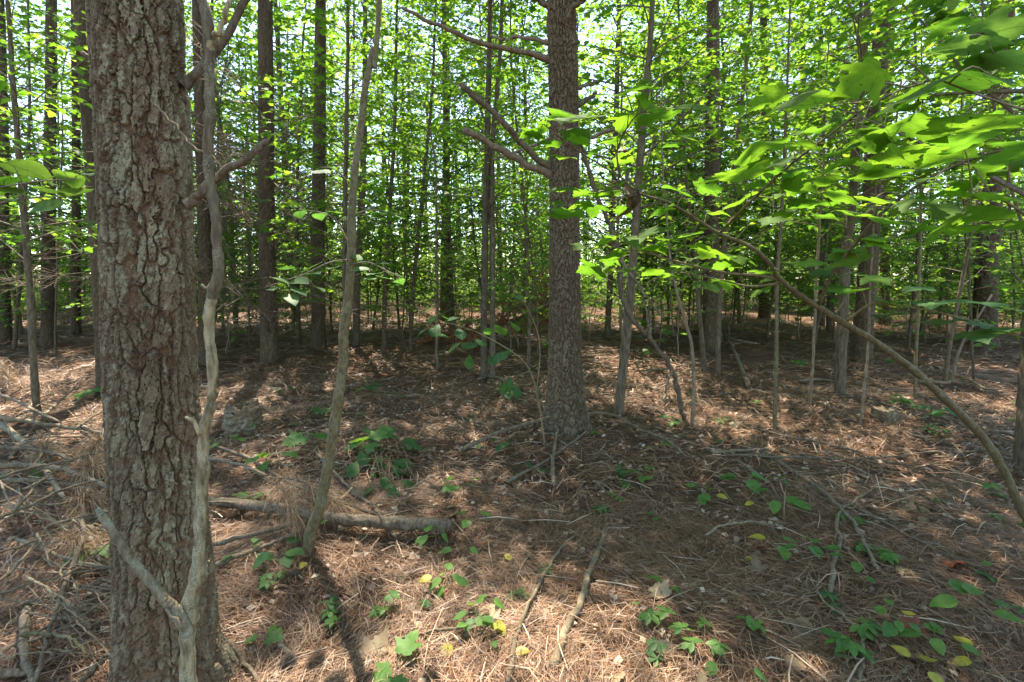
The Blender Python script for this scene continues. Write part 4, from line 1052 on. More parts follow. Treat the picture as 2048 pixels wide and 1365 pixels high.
# --- leaf sprays on the curved sapling
lo = S2; lb = np.array(lo.location)
dS = float(lb[1])
sp = [aline([(700, 520), (660, 525), (610, 548), (560, 565), (530, 575)], dS, dS-.35), aline([(700, 530), (735, 525), (770, 540), (800, 555)], dS, dS-.3), aline([(704, 500), (670, 440), (640, 425), (600, 420)], dS, dS+.2), aline([(706, 430), (745, 420), (800, 430)], dS, dS+.1), aline([(712, 380), (670, 340), (640, 335)], dS, dS-.1)]
for s_ in sp: link('branch', MB().tube(s_, np.linspace(.0045, .002, len(s_)), 6, True, .04, rg).mesh('branch', True, lb), M['twig'], lo)
lv = [(548, 578, 52, dS-.4), (585, 590, 44, dS-.4), (600, 562, 52, dS-.3), (630, 548, 50, dS-.2), (560, 556, 48, dS-.35), (575, 540, 48, dS-.25), (640, 575, 40, dS-.3), (665, 535, 44, dS-.1), (620, 525, 52, dS-.1), (600, 578, 44, dS-.35),
      (745, 548, 44, dS-.25), (770, 562, 48, dS-.3), (790, 545, 40, dS-.2), (760, 530, 44, dS-.1), (735, 560, 40, dS-.3), (780, 575, 44, dS-.3), (720, 540, 40, dS-.2), (800, 560, 36, dS-.25), (715, 520, 36, dS),
      (600, 425, 40, dS+.2), (640, 430, 44, dS+.2), (670, 425, 40, dS+.1), (760, 425, 40, dS), (800, 435, 40, dS+.1), (640, 340, 44, dS-.1), (670, 352, 40, dS)]
leafy(lo, lb, lv, sp, OVALB, rg, pet=.0012)

# --- leafy seedling at the left edge
b = G(-150, 1120); b = np.array([b[0], b[1], float(gz(b[0], b[1]))])
o = empty('sapling', b, 'leafy sapling reaching in from the left edge with flat bright green leaves', 'sapling', H)
st = catmull(np.array([b+np.array([0, 0, -.05]), b+np.array([.05, -.1, .8]), W(-120, 450, 1.9), W(-90, 300, 1.75)]), 30)
link('trunk', MB().tube(st, np.linspace(.012, .006, 30), 8, True, .05, rg).mesh('trunk', True, b), M['olive_bark'], o)
ls = [aline([(-100, 400), (-20, 380), (60, 365), (150, 358)], 1.8, 1.6), aline([(-110, 430), (-20, 410), (80, 395), (140, 395)], 1.85, 1.7)]
for s_ in ls: link('branch', MB().tube(s_, np.linspace(.004, .0018, len(s_)), 6, True, .04, rg).mesh('branch', True, b), M['twig'], o)
leafy(o, b, [(60, 335, 95, 1.7), (140, 350, 75, 1.62), (178, 345, 48, 1.6), (35, 380, 78, 1.75), (105, 382, 78, 1.65), (160, 393, 80, 1.65), (20, 400, 62, 1.75), (90, 405, 62, 1.7), (10, 358, 70, 1.75)], ls, [OVAL[0], OVAL[1]]+MAPLE[:1], rg, pet=.0014)

# --- oak seedling in the middle
b = G(1091, 900); d = b[1]
o = empty('oak_seedling', b, 'thin-stemmed oak seedling with toothed blue-green leaves left of the central pine', 'seedling')
st = aline([(1091, 902), (1080, 820), (1072, 780), (1060, 742), (1040, 716), (1005, 692), (960, 668), (910, 650), (870, 640)], d, d-.5, 40)
st2 = aline([(1073, 785), (1080, 700), (1066, 640), (1030, 580), (990, 560)], d, d+.2, 20)
link('trunk', MB().tube(st, np.linspace(.009, .003, 40), 7, True, .05, rg).mesh('trunk', True, b), M['olive_bark'], o)
link('branch', MB().tube(st2, np.linspace(.006, .002, 20), 7, True, .05, rg).mesh('branch', True, b), M['olive_bark'], o)
st3 = aline([(1060, 742), (1035, 752), (1015, 760)], d, d-.2, 10)
link('branch', MB().tube(st3, np.linspace(.004, .002, 10), 6, True, .05, rg).mesh('branch', True, b), M['olive_bark'], o)
lv = [(855, 612, 42, d-.5), (870, 650, 46, d-.5), (845, 655, 38, d-.55), (905, 635, 42, d-.45), (935, 655, 46, d-.4), (905, 682, 50, d-.5), (935, 690, 56, d-.5), (960, 680, 46, d-.4), (1000, 648, 52, d-.2), (1030, 642, 42, d-.1), (1010, 700, 44, d-.3), (990, 708, 48, d-.4), (920, 660, 46, d-.5), (885, 668, 40, d-.5), (885, 622, 40, d-.45), (975, 655, 40, d-.3), (945, 632, 40, d-.4), (865, 630, 38, d-.5)]
leafy(o, b, lv, [st[18:]], OAK, rg, pet=.0012, droop=-.3)
leafy(o, b, [(985, 560, 40, d+.2), (1010, 575, 42, d+.15), (1040, 590, 36, d+.1), (1000, 545, 40, d+.2)], [st2[8:]], OAK, rg, pet=.0012)
for px, py, s, yw in ((940, 708, .14, .3), (1022, 752, .13, 2.6), (1010, 762, .13, .6), (1030, 768, .13, 4.2), (1004, 750, .10, 1.2)):
    put_leaf(o, b, OAK[0], W(px, py, d-.3), yw, -1.25, rg.normal(0, .3), s)

# --- dark dead stick beside the central pine
b = G(1371, 842); d = b[1]
o = empty('dead_stick', b, 'dark crooked dead branch propped from the ground up against the central pine', 'branch')
C = catmull(np.array([W(px, py, d-.35*i/11) for i, (px, py) in enumerate([(1372, 846), (1362, 820), (1356, 780), (1340, 732), (1300, 676), (1266, 640), (1244, 590), (1240, 520), (1216, 445), (1186, 370), (1163, 296)])]), 60)
C += rg.normal(0, .006, C.shape)
link('stem', MB().tube(C, np.interp(np.linspace(0, 1, 60), [0, .15, .5, 1], [.020, .027, .023, .022])*(1+.12*rg.normal(0, 1, 60)), 8, True, .15, rg).mesh('stem', True, b), M['dead_bark'], o)
simple_branch(o, b, 'twig', [(1300, 676), (1296, 640), (1288, 600)], d-.2, (7, 3), M['dead_grey'])
simple_branch(o, b, 'twig', [(1345, 740), (1335, 770), (1330, 810)], d-.1, (6, 3), M['dead_grey'])
simple_branch(o, b, 'twig', [(1240, 520), (1270, 560), (1290, 590), (1330, 640)], d-.25, (7, 3), M['dead_grey'])

# --- hanging dead leaf caught on the arch
M['snag'] = leaf_mat('shrivelled_brown_leaf', [(.055, .035, .022), (.10, .066, .04), (.13, .09, .055)], [(.06, .035, .015), (.08, .05, .02)], .15, True, .6, (.04, .028, .018), .2)
SNAG = [leaf_mesh('shrivelled_leaf', k, M['snag'], f, c, w, s_, t) for k, f, c, w, s_, t in (('oak', .9, .9, .12, 1, 1.2), ('maple', .8, .7, .12, 2, -1.0), ('oak', -.8, 1.0, .1, 3, 1.5), ('leaflet', 1.0, .6, .1, 4, -1.4))]
b = W(1262, 345, 1.86)
o = empty('hanging_dead_leaf', b, 'curled brown dead leaves hanging from the tip of the arching maple', 'dead leaf')
for px, py, s, yw, pt, rl in ((1258, 335, .06, .4, -1.3, .4), (1275, 372, .085, 2.2, -1.2, .2), (1260, 380, .10, 4.0, -1.45, .6), (1264, 310, .05, 1.2, 1.2, .8), (1250, 358, .06, 5.2, -.9, .3)):
    put_leaf(o, b, SNAG[int(yw*2) % 4], W(px, py, 1.86), yw, pt, rl, s)

# ------------------------------------------------------------------ fallen branches
def ground_stick(pts, w, label, m='dead_grey', lift=0.0, name='fallen_branch', cat='branch', group='fallen branches', lifts=None, k=8, subs=(), taper=.55, wob=.006, knob=.1):
    seed = int(pts[0][0]*3+pts[0][1]*5) % 99991; rg = np.random.default_rng(seed)
    P = []
    for i, (px, py) in enumerate(pts):
        L_ = (lifts[i] if lifts else lift)
        p = G(px, py)
        if L_: # raised point: same sight line, nearer to the camera
            r = ray(px, py); t = (CAM_H-p[2]-L_)/(-r[2]); p = np.array([0, 0, CAM_H])+r*t
        P.append(p)
    P = np.array(P); n = max(12, 5*len(P))
    C = catmull(P, n); dm = float(C[:, 1].mean())
    r0 = w*dm/FOC/2
    rad = np.linspace(r0, r0*taper, n)*(1+.07*rg.normal(0, 1, n))
    C[:, 2] += rad*.6+.008
    rad[-1] *= .45; rad[0] *= .5 if w > 20 else .75
    C[1:-1] += rg.normal(0, wob*.5, (n-2, 3))
    if k >= 10: C3, rad3 = catmull(C, 160), np.interp(np.linspace(0, 1, 160), np.linspace(0, 1, n), rad)
    else: C3, rad3 = C, rad
    o = link(name, MB().tube(C3, rad3, k, True, knob*(2 if k >= 10 else 1), rg).mesh(name, True, P[0]), M[m], None, tuple(P[0]))
    tag(o, label, cat, group)
    for q, (t, az, ln, el) in enumerate(subs):
        i = int(t*(n-1)); a = math.atan2(*(C[min(i+1, n-1)]-C[i])[1::-1])+az
        dv = np.array([math.cos(a)*math.cos(el), math.sin(a)*math.cos(el), math.sin(el)])*ln
        cc = catmull(np.array([C[i], C[i]+dv*.5+rg.normal(0, .015, 3), C[i]+dv+rg.normal(0, .02, 3)]), 8)
        link('twig', MB().tube(cc, np.linspace(rad[i]*.55, .0015, 8), 5, True, .06, rg).mesh('twig', True, P[0]), M[m], o)
    return o
PILE = 'fallen branches in the pile left of the massive trunk'
for a in [
    ([(-40, 780), (0, 793), (40, 808), (88, 834), (123, 849)], 6, 'dark branch sloping down at the back of the branch pile', 'dead_bark', .25),
    ([(-60, 832), (0, 840), (66, 849), (132, 858), (211, 870), (260, 880)], 8.5, 'straight pale branch across the upper part of the branch pile', 'pale_bark', .16),
    ([(-50, 820), (0, 851), (37, 880), (57, 899), (84, 932), (132, 1007)], 12, 'thick blue-green lichen branch running down through the branch pile', 'blue_lichen', .12),
    ([(-60, 893), (0, 899), (73, 904), (132, 919), (218, 948)], 8.5, 'grey-brown branch above the thick knobbly one in the branch pile', 'dead_bark', .2),
    ([(-60, 935), (0, 937), (66, 938), (123, 943), (176, 961), (222, 984)], 12, 'thick knobbly branch bending down toward the massive trunk', 'dead_grey', .18),
    ([(-40, 962), (13, 965), (88, 966), (143, 974), (187, 987)], 9.5, 'reddish grey branch under the thick knobbly one', 'dead_bark', .1),
    ([(-40, 975), (0, 962), (77, 937), (143, 924), (187, 910), (230, 904)], 5.5, 'thin dark branch arching over the pile toward the massive trunk', 'dead_grey', .3),
    ([(31, 1025), (66, 981), (110, 946), (176, 908)], 4.5, 'slim pale twig crossing steeply over the branch pile', 'pale_bark', .24),
    ([(-40, 1058), (0, 1040), (66, 1012), (132, 981), (225, 958)], 7, 'long bowed branch rising to the right through the pile', 'dead_grey', .2),
    ([(-5, 955), (13, 996), (29, 1027)], 4.5, 'short grey twig at the left edge of the pile', 'dead_grey', .22),
    ([(-30, 1190), (20, 1150), (61, 1104), (100, 1052)], 6, 'pale stick slanting up at the left edge below the pile', 'pale_bark', .1),
    ([(34, 1084), (85, 1101), (137, 1125), (225, 1143)], 7.5, 'lichen-spotted branch below the pile pointing at the massive trunk', 'blue_lichen', .08),
    ([(164, 1046), (167, 1077), (137, 1159), (113, 1227), (92, 1302), (70, 1375)], 9.5, 'long brown branch running toward the camera beside the massive trunk', 'dead_bark', .14),
    ([(-30, 1203), (0, 1193), (102, 1162), (225, 1137)], 6, 'upper one of two parallel grey sticks beside the massive trunk', 'dead_grey', .1),
    ([(40, 1216), (58, 1210), (137, 1193), (225, 1160)], 6, 'lower one of two parallel grey sticks beside the massive trunk', 'dead_grey', .08),
    ([(58, 1220), (48, 1275), (51, 1326), (72, 1385)], 18, 'stout lichen-flecked branch in the bottom left corner', 'dead_grey', .05),
    ([(40, 1277), (90, 1274), (120, 1277), (154, 1289), (173, 1315)], 8, 'curved olive stick lying across the stout branch in the corner', 'olive_bark', .16),
    ([(130, 1214), (181, 1263)], 15, 'short thick branch piece near the foot of the massive trunk', 'dead_bark', .04),
    ([(165, 1372), (195, 1338), (222, 1308)], 11, 'short stick leaning at the foot of the massive trunk', 'dead_bark', .06),
    ([(-20, 1360), (30, 1354), (72, 1352)], 16, 'thick bark-covered branch in the lowest left corner', 'dead_bark', .02),
    ([(170, 1060), (188, 1090), (200, 1128)], 10, 'short blue-green lichen stub behind the long brown branch', 'blue_lichen', .08),
    ([(-30, 1118), (60, 1090), (140, 1050), (215, 1020)], 5, 'thin dark stick rising behind the lichen-spotted branch', 'dead_bark', .12),
    ([(-20, 1010), (60, 1030), (150, 1062), (225, 1066)], 4, 'thin dark twig below the bowed branch in the pile', 'dead_bark', .12),
    ([(60, 1150), (110, 1095), (150, 1065), (205, 1040)], 4, 'thin grey twig crossing the long brown branch', 'dead_grey', .1),
]:
    ground_stick(a[0], a[1]*1.2, a[2], a[3], a[4], group=PILE, subs=[(.35, .6, .22, .3), (.7, -.7, .18, .15)] if a[1] < 10 else [(.5, .8, .3, .2)])
rp = random.Random(5)
for i in range(72):
    x0, y0 = rp.uniform(-60, 190), rp.uniform(830, 1340); an = rp.choice([rp.uniform(-.35, .5), rp.uniform(-1.1, -.3), rp.uniform(.6, 1.3)])
    l = rp.uniform(70, 210); dx, dy = math.cos(an)*l, math.sin(an)*l*.7
    x1 = min(x0+dx, 232)
    mk = rp.choice(['dead_bark', 'dead_grey', 'pale_bark', 'stem_bark'])
    adj = {'dead_bark': 'dark brown', 'dead_grey': 'grey', 'pale_bark': 'pale', 'stem_bark': 'tan'}[mk]
    ori = 'nearly level' if abs(an) < .25 else 'rising rightward' if an < 0 else 'sloping down rightward'
    wh = 'at the back' if y0 < 930 else 'in the middle' if y0 < 1100 else 'at the front' if y0 < 1230 else 'in the lowest corner'
    ground_stick([(x0, y0), ((x0+x1)/2+rp.uniform(-9, 9), y0+dy*.5+rp.uniform(-9, 9)), (x1, y0+dy)], rp.uniform(2.2, 6.5), f'thin {adj} stick {ori} {wh} of the branch pile', mk, rp.uniform(.02, .2), group='thin sticks in the branch pile', subs=[(.5, rp.choice([-.7, .7]), .15, .2)])
FB = 'fallen branches'
for pts, w, lab, m, lift, taper in [
    ([(905, 1062), (850, 1060), (800, 1058), (700, 1050), (649, 1043), (581, 1029), (513, 1019), (420, 1010), (380, 1008)], 28, 'fallen log with flaky bark lying behind the massive trunk, jagged at its right end', 'dead_bark', .05, .6),
    ([(425, 1096), (513, 1073), (615, 1046)], 10, 'upper thin branch slanting up to the fallen log', 'dead_grey', .06, .8),
    ([(425, 1140), (496, 1111), (564, 1084), (610, 1066)], 11, 'lower branch slanting up toward the foot of the curved sapling', 'dead_bark', .03, .6),
    ([(405, 920), (479, 933), (533, 955)], 8, 'grey stick right of the dead stem carrying a brown needle spray', 'dead_grey', .1, .6),
    ([(432, 897), (496, 920), (560, 960), (650, 1000), (780, 1042)], 8, 'long thin branch running behind the curved sapling down to the log', 'dead_bark', .05, .6),
    ([(625, 899), (660, 940), (700, 981), (770, 1035)], 8, 'stick slanting down right behind the curved sapling', 'dead_bark', .03, .6),
    ([(458, 1288), (485, 1325), (515, 1368)], 10, 'short stick pointing away from the foot of the massive trunk', 'dead_bark', .02, .7),
    ([(541, 1272), (560, 1297), (583, 1322)], 16, 'short piece of reddish bark-covered wood in the needles', 'dead_bark', 0, .7),
    ([(625, 1196), (628, 1240), (633, 1288)], 6, 'thin grey stick below the curved sapling', 'dead_grey', 0, .7),
    ([(1105, 1345), (1130, 1270), (1160, 1215), (1175, 1160), (1195, 1110), (1212, 1060), (1209, 1020)], 15, 'crooked pale branch lying toward the camera in the centre foreground', 'pale_bark', 0, .7),
    ([(1016, 1372), (1030, 1290), (1055, 1220), (1085, 1160), (1115, 1110), (1152, 1072)], 10, 'long slender forked stick left of the crooked pale branch', 'pale_bark', .015, .5),
    ([(803, 1282), (870, 1267), (947, 1256)], 7, 'straight pale stick beside the yellowing ground plants', 'pale_bark', .01, .8),
    ([(925, 903), (1000, 868), (1076, 845), (1121, 833), (1193, 830), (1234, 836), (1278, 861), (1330, 881), (1366, 910)], 8, 'pale branch arching over the foot of the central pine', 'pale_bark', .12, .6),
    ([(1107, 975), (1105, 930), (1112, 880), (1124, 836)], 8, 'forked twig propped under the arching branch at the central pine', 'pale_bark', .06, .6),
    ([(1015, 968), (1075, 935), (1128, 900), (1172, 868)], 7, 'slanting twig below the foot of the central pine', 'dead_bark', .02, .6),
    ([(1550, 925), (1615, 964), (1676, 1015), (1710, 1056), (1734, 1104), (1757, 1148)], 8, 'long grey stick crossing a brown one on the right', 'dead_grey', .02, .8),
    ([(1660, 1192), (1669, 1121), (1680, 1087), (1673, 1049), (1686, 1022), (1724, 995), (1772, 964)], 9, 'crooked brown stick crossing the long grey one on the right', 'pale_bark', .02, .5),
    ([(1720, 1370), (1726, 1309), (1717, 1268), (1690, 1241), (1642, 1200), (1615, 1145)], 8, 'curved pale stick near the bottom right', 'pale_bark', .015, .5),
    ([(1410, 1075), (1450, 1053), (1502, 1048), (1567, 1056)], 5, 'thin arched grey stick among the vine leaves', 'dead_grey', .04, .7),
    ([(1424, 910), (1480, 905), (1540, 901)], 8, 'smooth pale stick right of the central pine', 'pale_bark', .01, .7),
    ([(1450, 914), (1621, 919), (1724, 921), (1792, 914), (1895, 904)], 4.5, 'long thin straight stick across the right middle ground', 'dead_grey', .02, .7),
    ([(1700, 1012), (1792, 1060), (1895, 1114), (1968, 1140)], 5, 'dark thin stick along the sunny streak on the right', 'dead_bark', .02, .6),
    ([(1474, 926), (1492, 938), (1517, 954)], 8, 'weathered chip of pale wood above the vine leaves', 'dead_grey', 0, .9),
    ([(1481, 850), (1560, 874), (1638, 888), (1722, 908)], 6, 'grey-brown stick behind the long thin straight stick', 'dead_bark', .03, .7),
    ([(1785, 1370), (1805, 1350), (1828, 1334)], 8, 'stick end at the bottom edge beside yellow leaves', 'pale_bark', .01, .7),
    ([(1495, 775), (1470, 710), (1440, 650)], 7, 'pale dead stick leaning left behind the grey stems', 'pale_bark', .02, .7),
    ([(1815, 1255), (1880, 1300), (1960, 1340), (2020, 1375)], 5, 'thin stick among the yellow leaves at the bottom right', 'dead_grey', .02, .6),
    ([(1910, 1170), (1985, 1205), (2060, 1245)], 7, 'brown stick near the right edge in the foreground', 'dead_bark', .01, .7),
    ([(1600, 765), (1640, 762), (1690, 772)], 7, 'light dead branch behind the stout grey stem', 'pale_bark', .05, .7),
    ([(1870, 735), (1930, 760), (1975, 782)], 6, 'light stick lying behind the arching maple', 'pale_bark', .05, .7),
    ([(865, 868), (900, 862), (950, 866)], 6, 'dark stick on the sunny needles left of the central pine', 'dead_bark', 0, .6),
    ([(815, 790), (835, 770), (855, 750)], 4, 'thin pale twig standing up in the sunny needles', 'pale_bark', .05, .6),
    ([(955, 762), (985, 755), (1015, 765)], 6, 'dark stick at the foot of the twin stems', 'dead_bark', .02, .6),
    ([(1420, 660), (1465, 680), (1520, 690)], 5, 'dead branch lying behind the pale birch-like stem', 'dead_grey', .1, .6),
    ([(1270, 745), (1330, 740), (1400, 725)], 5, 'dark stick lying right of the central pine', 'dead_bark', .04, .6),
]:
    ground_stick(pts, w, lab, m, lift, group=FB, taper=taper, k=20 if w > 20 else 8, knob=.2 if w > 20 else .1, subs=[(.4, .8, .16, .25), (.72, -.8, .14, .15)] if w < 9 and len(pts) > 3 else [(.28, 1.0, .12, .6), (.55, -1.1, .09, .5), (.8, .9, .2, .3)] if w > 20 else [])

# dead hanging pine sprays
def needle_spray(pts, lab, w=4, ln=.24, per=26, seed=1, scale=1.0, lifts=.2, m='brown_needle', stem_m='dead_bark'):
    rg = np.random.default_rng(seed)
    P = []
    for i, (px, py, L_) in enumerate(pts):
        p = G(px, py); r = ray(px, py); t = (CAM_H-p[2]-L_)/(-r[2]); P.append(np.array([0, 0, CAM_H])+r*t)
    P = np.array(P); C = catmull(P, 16); b = P[0]
    o = empty('dead_pine_spray', b, lab, 'pine spray', 'brown dead pine sprays')
    link('stem', MB().tube(C, np.linspace(.006, .003, 16)*scale, 6, True, .05, rg).mesh('stem', True, b), M[stem_m], o)
    mb = MB()
    for i in range(3, 16):
        dirn = C[i]-C[i-1]; dirn /= np.linalg.norm(dirn)
        for k in range(per):
            s = C[i]+(C[i-1]-C[i])*rg.random()
            u = dirn*rg.uniform(.2, 1.2)+rg.normal(0, .55, 3); u /= np.linalg.norm(u)
            l = ln*rg.uniform(.7, 1.1)
            p1 = s+u*l*.5; p2 = s+u*l*.85+np.array([0, 0, -.38*l])
            gzv = float(gz(p2[0], p2[1]))+.01; p2[2] = max(p2[2], gzv)
            sd = np.cross(u, rg.normal(0, 1, 3)); sd /= np.linalg.norm(sd); sd *= .0009*scale*max(1, s[1]*.55)
            mb.add([s-sd, s+sd, p1+sd, p1-sd, p2], [(0, 1, 2, 3)], [(3, 2, 4)])
    link('needles', mb.mesh('needles', False, b), M[m], o)
needle_spray([(533, 955, .12), (560, 975, .30), (575, 1000, .28), (595, 1050, .12)], 'hanging spray of long brown needles over the fallen log', seed=3, per=15)
needle_spray([(533, 955, .12), (590, 960, .30), (640, 985, .26), (700, 1020, .1)], 'brown needle spray draped behind the curved sapling', seed=4, per=13)
needle_spray([(160, 930, .25), (185, 935, .25), (205, 950, .15)], 'rust-brown needle spray in the pile against the massive trunk', seed=5, per=40)
needle_spray([(215, 870, .2), (190, 890, .2), (160, 930, .1)], 'upper brown needle spray behind the massive trunk on the left', seed=6, per=40)
needle_spray([(70, 880, .2), (90, 900, .2), (105, 925, .12)], 'brown needle tuft in the middle of the branch pile', seed=7, per=36)
needle_spray([(140, 1010, .1), (180, 1000, .14), (230, 1010, .08)], 'low brown needle spray under the thick knobbly branch', seed=8, per=40)
needle_spray([(120, 1050, .1), (150, 1090, .14), (185, 1110, .08)], 'brown needle spray beside the lichen-spotted branch', seed=9, per=36)
needle_spray([(20, 770, .2), (10, 740, .3), (-10, 720, .25)], 'rusty needle spray at the left edge behind the pile', seed=10, per=36)

# fallen pine top far behind
rg = np.random.default_rng(44)
b = G(1010, 700)
b[1] += .1; b[0] = (1035-1024)/FOC*b[1]; b[2] = float(gz(b[0], b[1]))
o = empty('fallen_pine_top', b, 'fallen pine top with rust-brown dead needles behind the central pine', 'fallen tree')
C = catmull(np.array([b+np.array([-2.6, .6, .1]), b+np.array([-1, .3, .35]), b+np.array([.4, .1, .8]), b+np.array([1.3, 0, 1.5])]), 30)
link('trunk', MB().tube(C, np.linspace(.035, .07, 30), 8, True, .08, rg).mesh('trunk', True, b), M['dead_bark'], o)
nm = MB()
for i in range(34):
    q = C[rg.integers(3, 29)]; u = np.array([rg.normal(-.3, .6), rg.normal(-.4, .6), rg.normal(.0, .5)]); u /= np.linalg.norm(u)
    l = rg.uniform(.4, 1.2); e = q+u*l; e[2] = max(e[2], float(gz(e[0], e[1]))+.03)
    br = catmull(np.array([q, (q+e)/2+np.array([0, 0, .1]), e]), 8)
    link('dead_branch', MB().tube(br, np.linspace(.012, .003, 8), 5, True).mesh('dead_branch', True, b), M['dead_bark'], o)
    for k in range(90):
        s = br[rg.integers(2, 8)]; v = u*.7+rg.normal(0, .5, 3); v /= np.linalg.norm(v); ll = rg.uniform(.15, .26)
        p2 = s+v*ll+np.array([0, 0, -.1]); p2[2] = max(p2[2], float(gz(p2[0], p2[1]))+.01)
        sd = np.cross(v, rg.normal(0, 1, 3)); sd /= np.linalg.norm(sd); sd *= .0085
        nm.add([s-sd, s+sd, p2], None, [(0, 1, 2)])
m_rust = island_mat('rusty_needle', [(0, (.17, .06, .03)), (.5, (.30, .115, .05)), (1, (.40, .19, .09))], .6, .3, .3)
link('needles', nm.mesh('needles', False, b), m_rust, o)

# stumps
def stump(px, py, w, h, label, seed):
    b = G(px, py); rg = np.random.default_rng(seed)
    r = w*b[1]/FOC/2; hh = h*b[1]/FOC
    hs = np.linspace(-.05, hh, 26)
    mb = bark_trunk(lambda q: np.stack([0*q, 0*q, q], 1), lambda q: r*(1+.35*np.exp(-np.clip(q+.05, 0, 9)/.08)), np.linspace(0, 2*math.pi, 60, endpoint=False), hs, .04, .08, .016, seed, .25, .6)
    V = mb.V[0]; n = 60
    a = np.arange(n)*2*math.pi/n
    V[-n:, 2] += .35*hh*(np.sin(3*a+seed)*.4+rg.normal(0, .25, n))
    cen = np.array([[0, 0, hh*.8]])
    mb.add(cen, None, None, np.array([[.2, .15, .1]]))
    mb.T.append(np.array([(len(V), len(V)-n+i, len(V)-n+(i+1) % n) for i in range(n)]))
    o = link('tree_stump', mb.mesh('tree_stump'), M['pine_bark'], None, tuple(b)); tag(o, label, 'stump', 'old stumps')
stump(486, 858, 62, 42, 'low rotten stump behind the pale dead stem', 61)
stump(1772, 838, 48, 20, 'small dark rotten stump on the right behind the crossing sticks', 62)

# ------------------------------------------------------------------ plants on the floor
def plant(px, py, kind, lab, n=4, size=.06, h=.10, seed=None, group='small plants on the forest floor', spread=.08, cat='plant'):
    seed = int(px*13+py*7) if seed is None else seed
    rg = np.random.default_rng(seed)
    size *= 1.3; spread *= 1.15
    b = G(px, py); b[2] = float(gzz(b[0], b[1]))
    o = empty('ground_plant', b, lab, cat, group)
    st = MB()
    top = np.array([rg.normal(0, .02), rg.normal(0, .02), h])
    if kind in ('creeper', 'creeperb'):
        for q in range(n):
            az = rg.uniform(0, 6.28); p = top+np.array([math.cos(az)*spread*.8, math.sin(az)*spread*.8, rg.uniform(-.03, .02)])
            st.tube(catmull([np.array([0, 0, -.02]), top*.6, p], 6), [.0016]*6, 4, False)
            a0 = rg.uniform(0, 6.28)
            for j in range(5):
                tp = (LEAFLET if kind == 'creeper' else LEAFLETB)
                put_leaf(o, np.zeros(3), tp[j % 2], p, a0+(j-2)*.95, -.18+rg.normal(0, .1), rg.normal(0, .15), size*(1.05-.13*abs(j-2)))
    else:
        tp = {'oval': OVAL, 'ovaly': OVAL+OVAL+YELL[:1], 'yellow': YELL, 'maple': SEEDM, 'oak': OAKG, 'oakb': OAK, 'blue': OVALB, 'mapleb': BLUE}[kind]
        az = rg.uniform(0, 6.28)
        path = catmull([np.array([0, 0, -.02]), top*.6+np.array([.02, 0, 0]), top], 8)
        st.tube(path, np.linspace(.0022, .0014, 8), 5, False)
        for q in range(n):
            az += 2.2+rg.normal(0, .4)
            p = path[max(3, 7-q//2)]+np.array([math.cos(az), math.sin(az), .15])*spread*rg.uniform(.3, 1.0)
            st.tube(np.array([path[max(3, 7-q//2)], p]), [.0012, .001], 4, False)
            put_leaf(o, np.zeros(3), tp[rg.integers(len(tp))], p, az-math.pi/2+rg.normal(0, .3), rg.normal(-.15, .22), rg.normal(0, .2), size*rg.uniform(.75, 1.2))
    link('stem', st.mesh('stem'), M['olive_bark'], o)
    return o
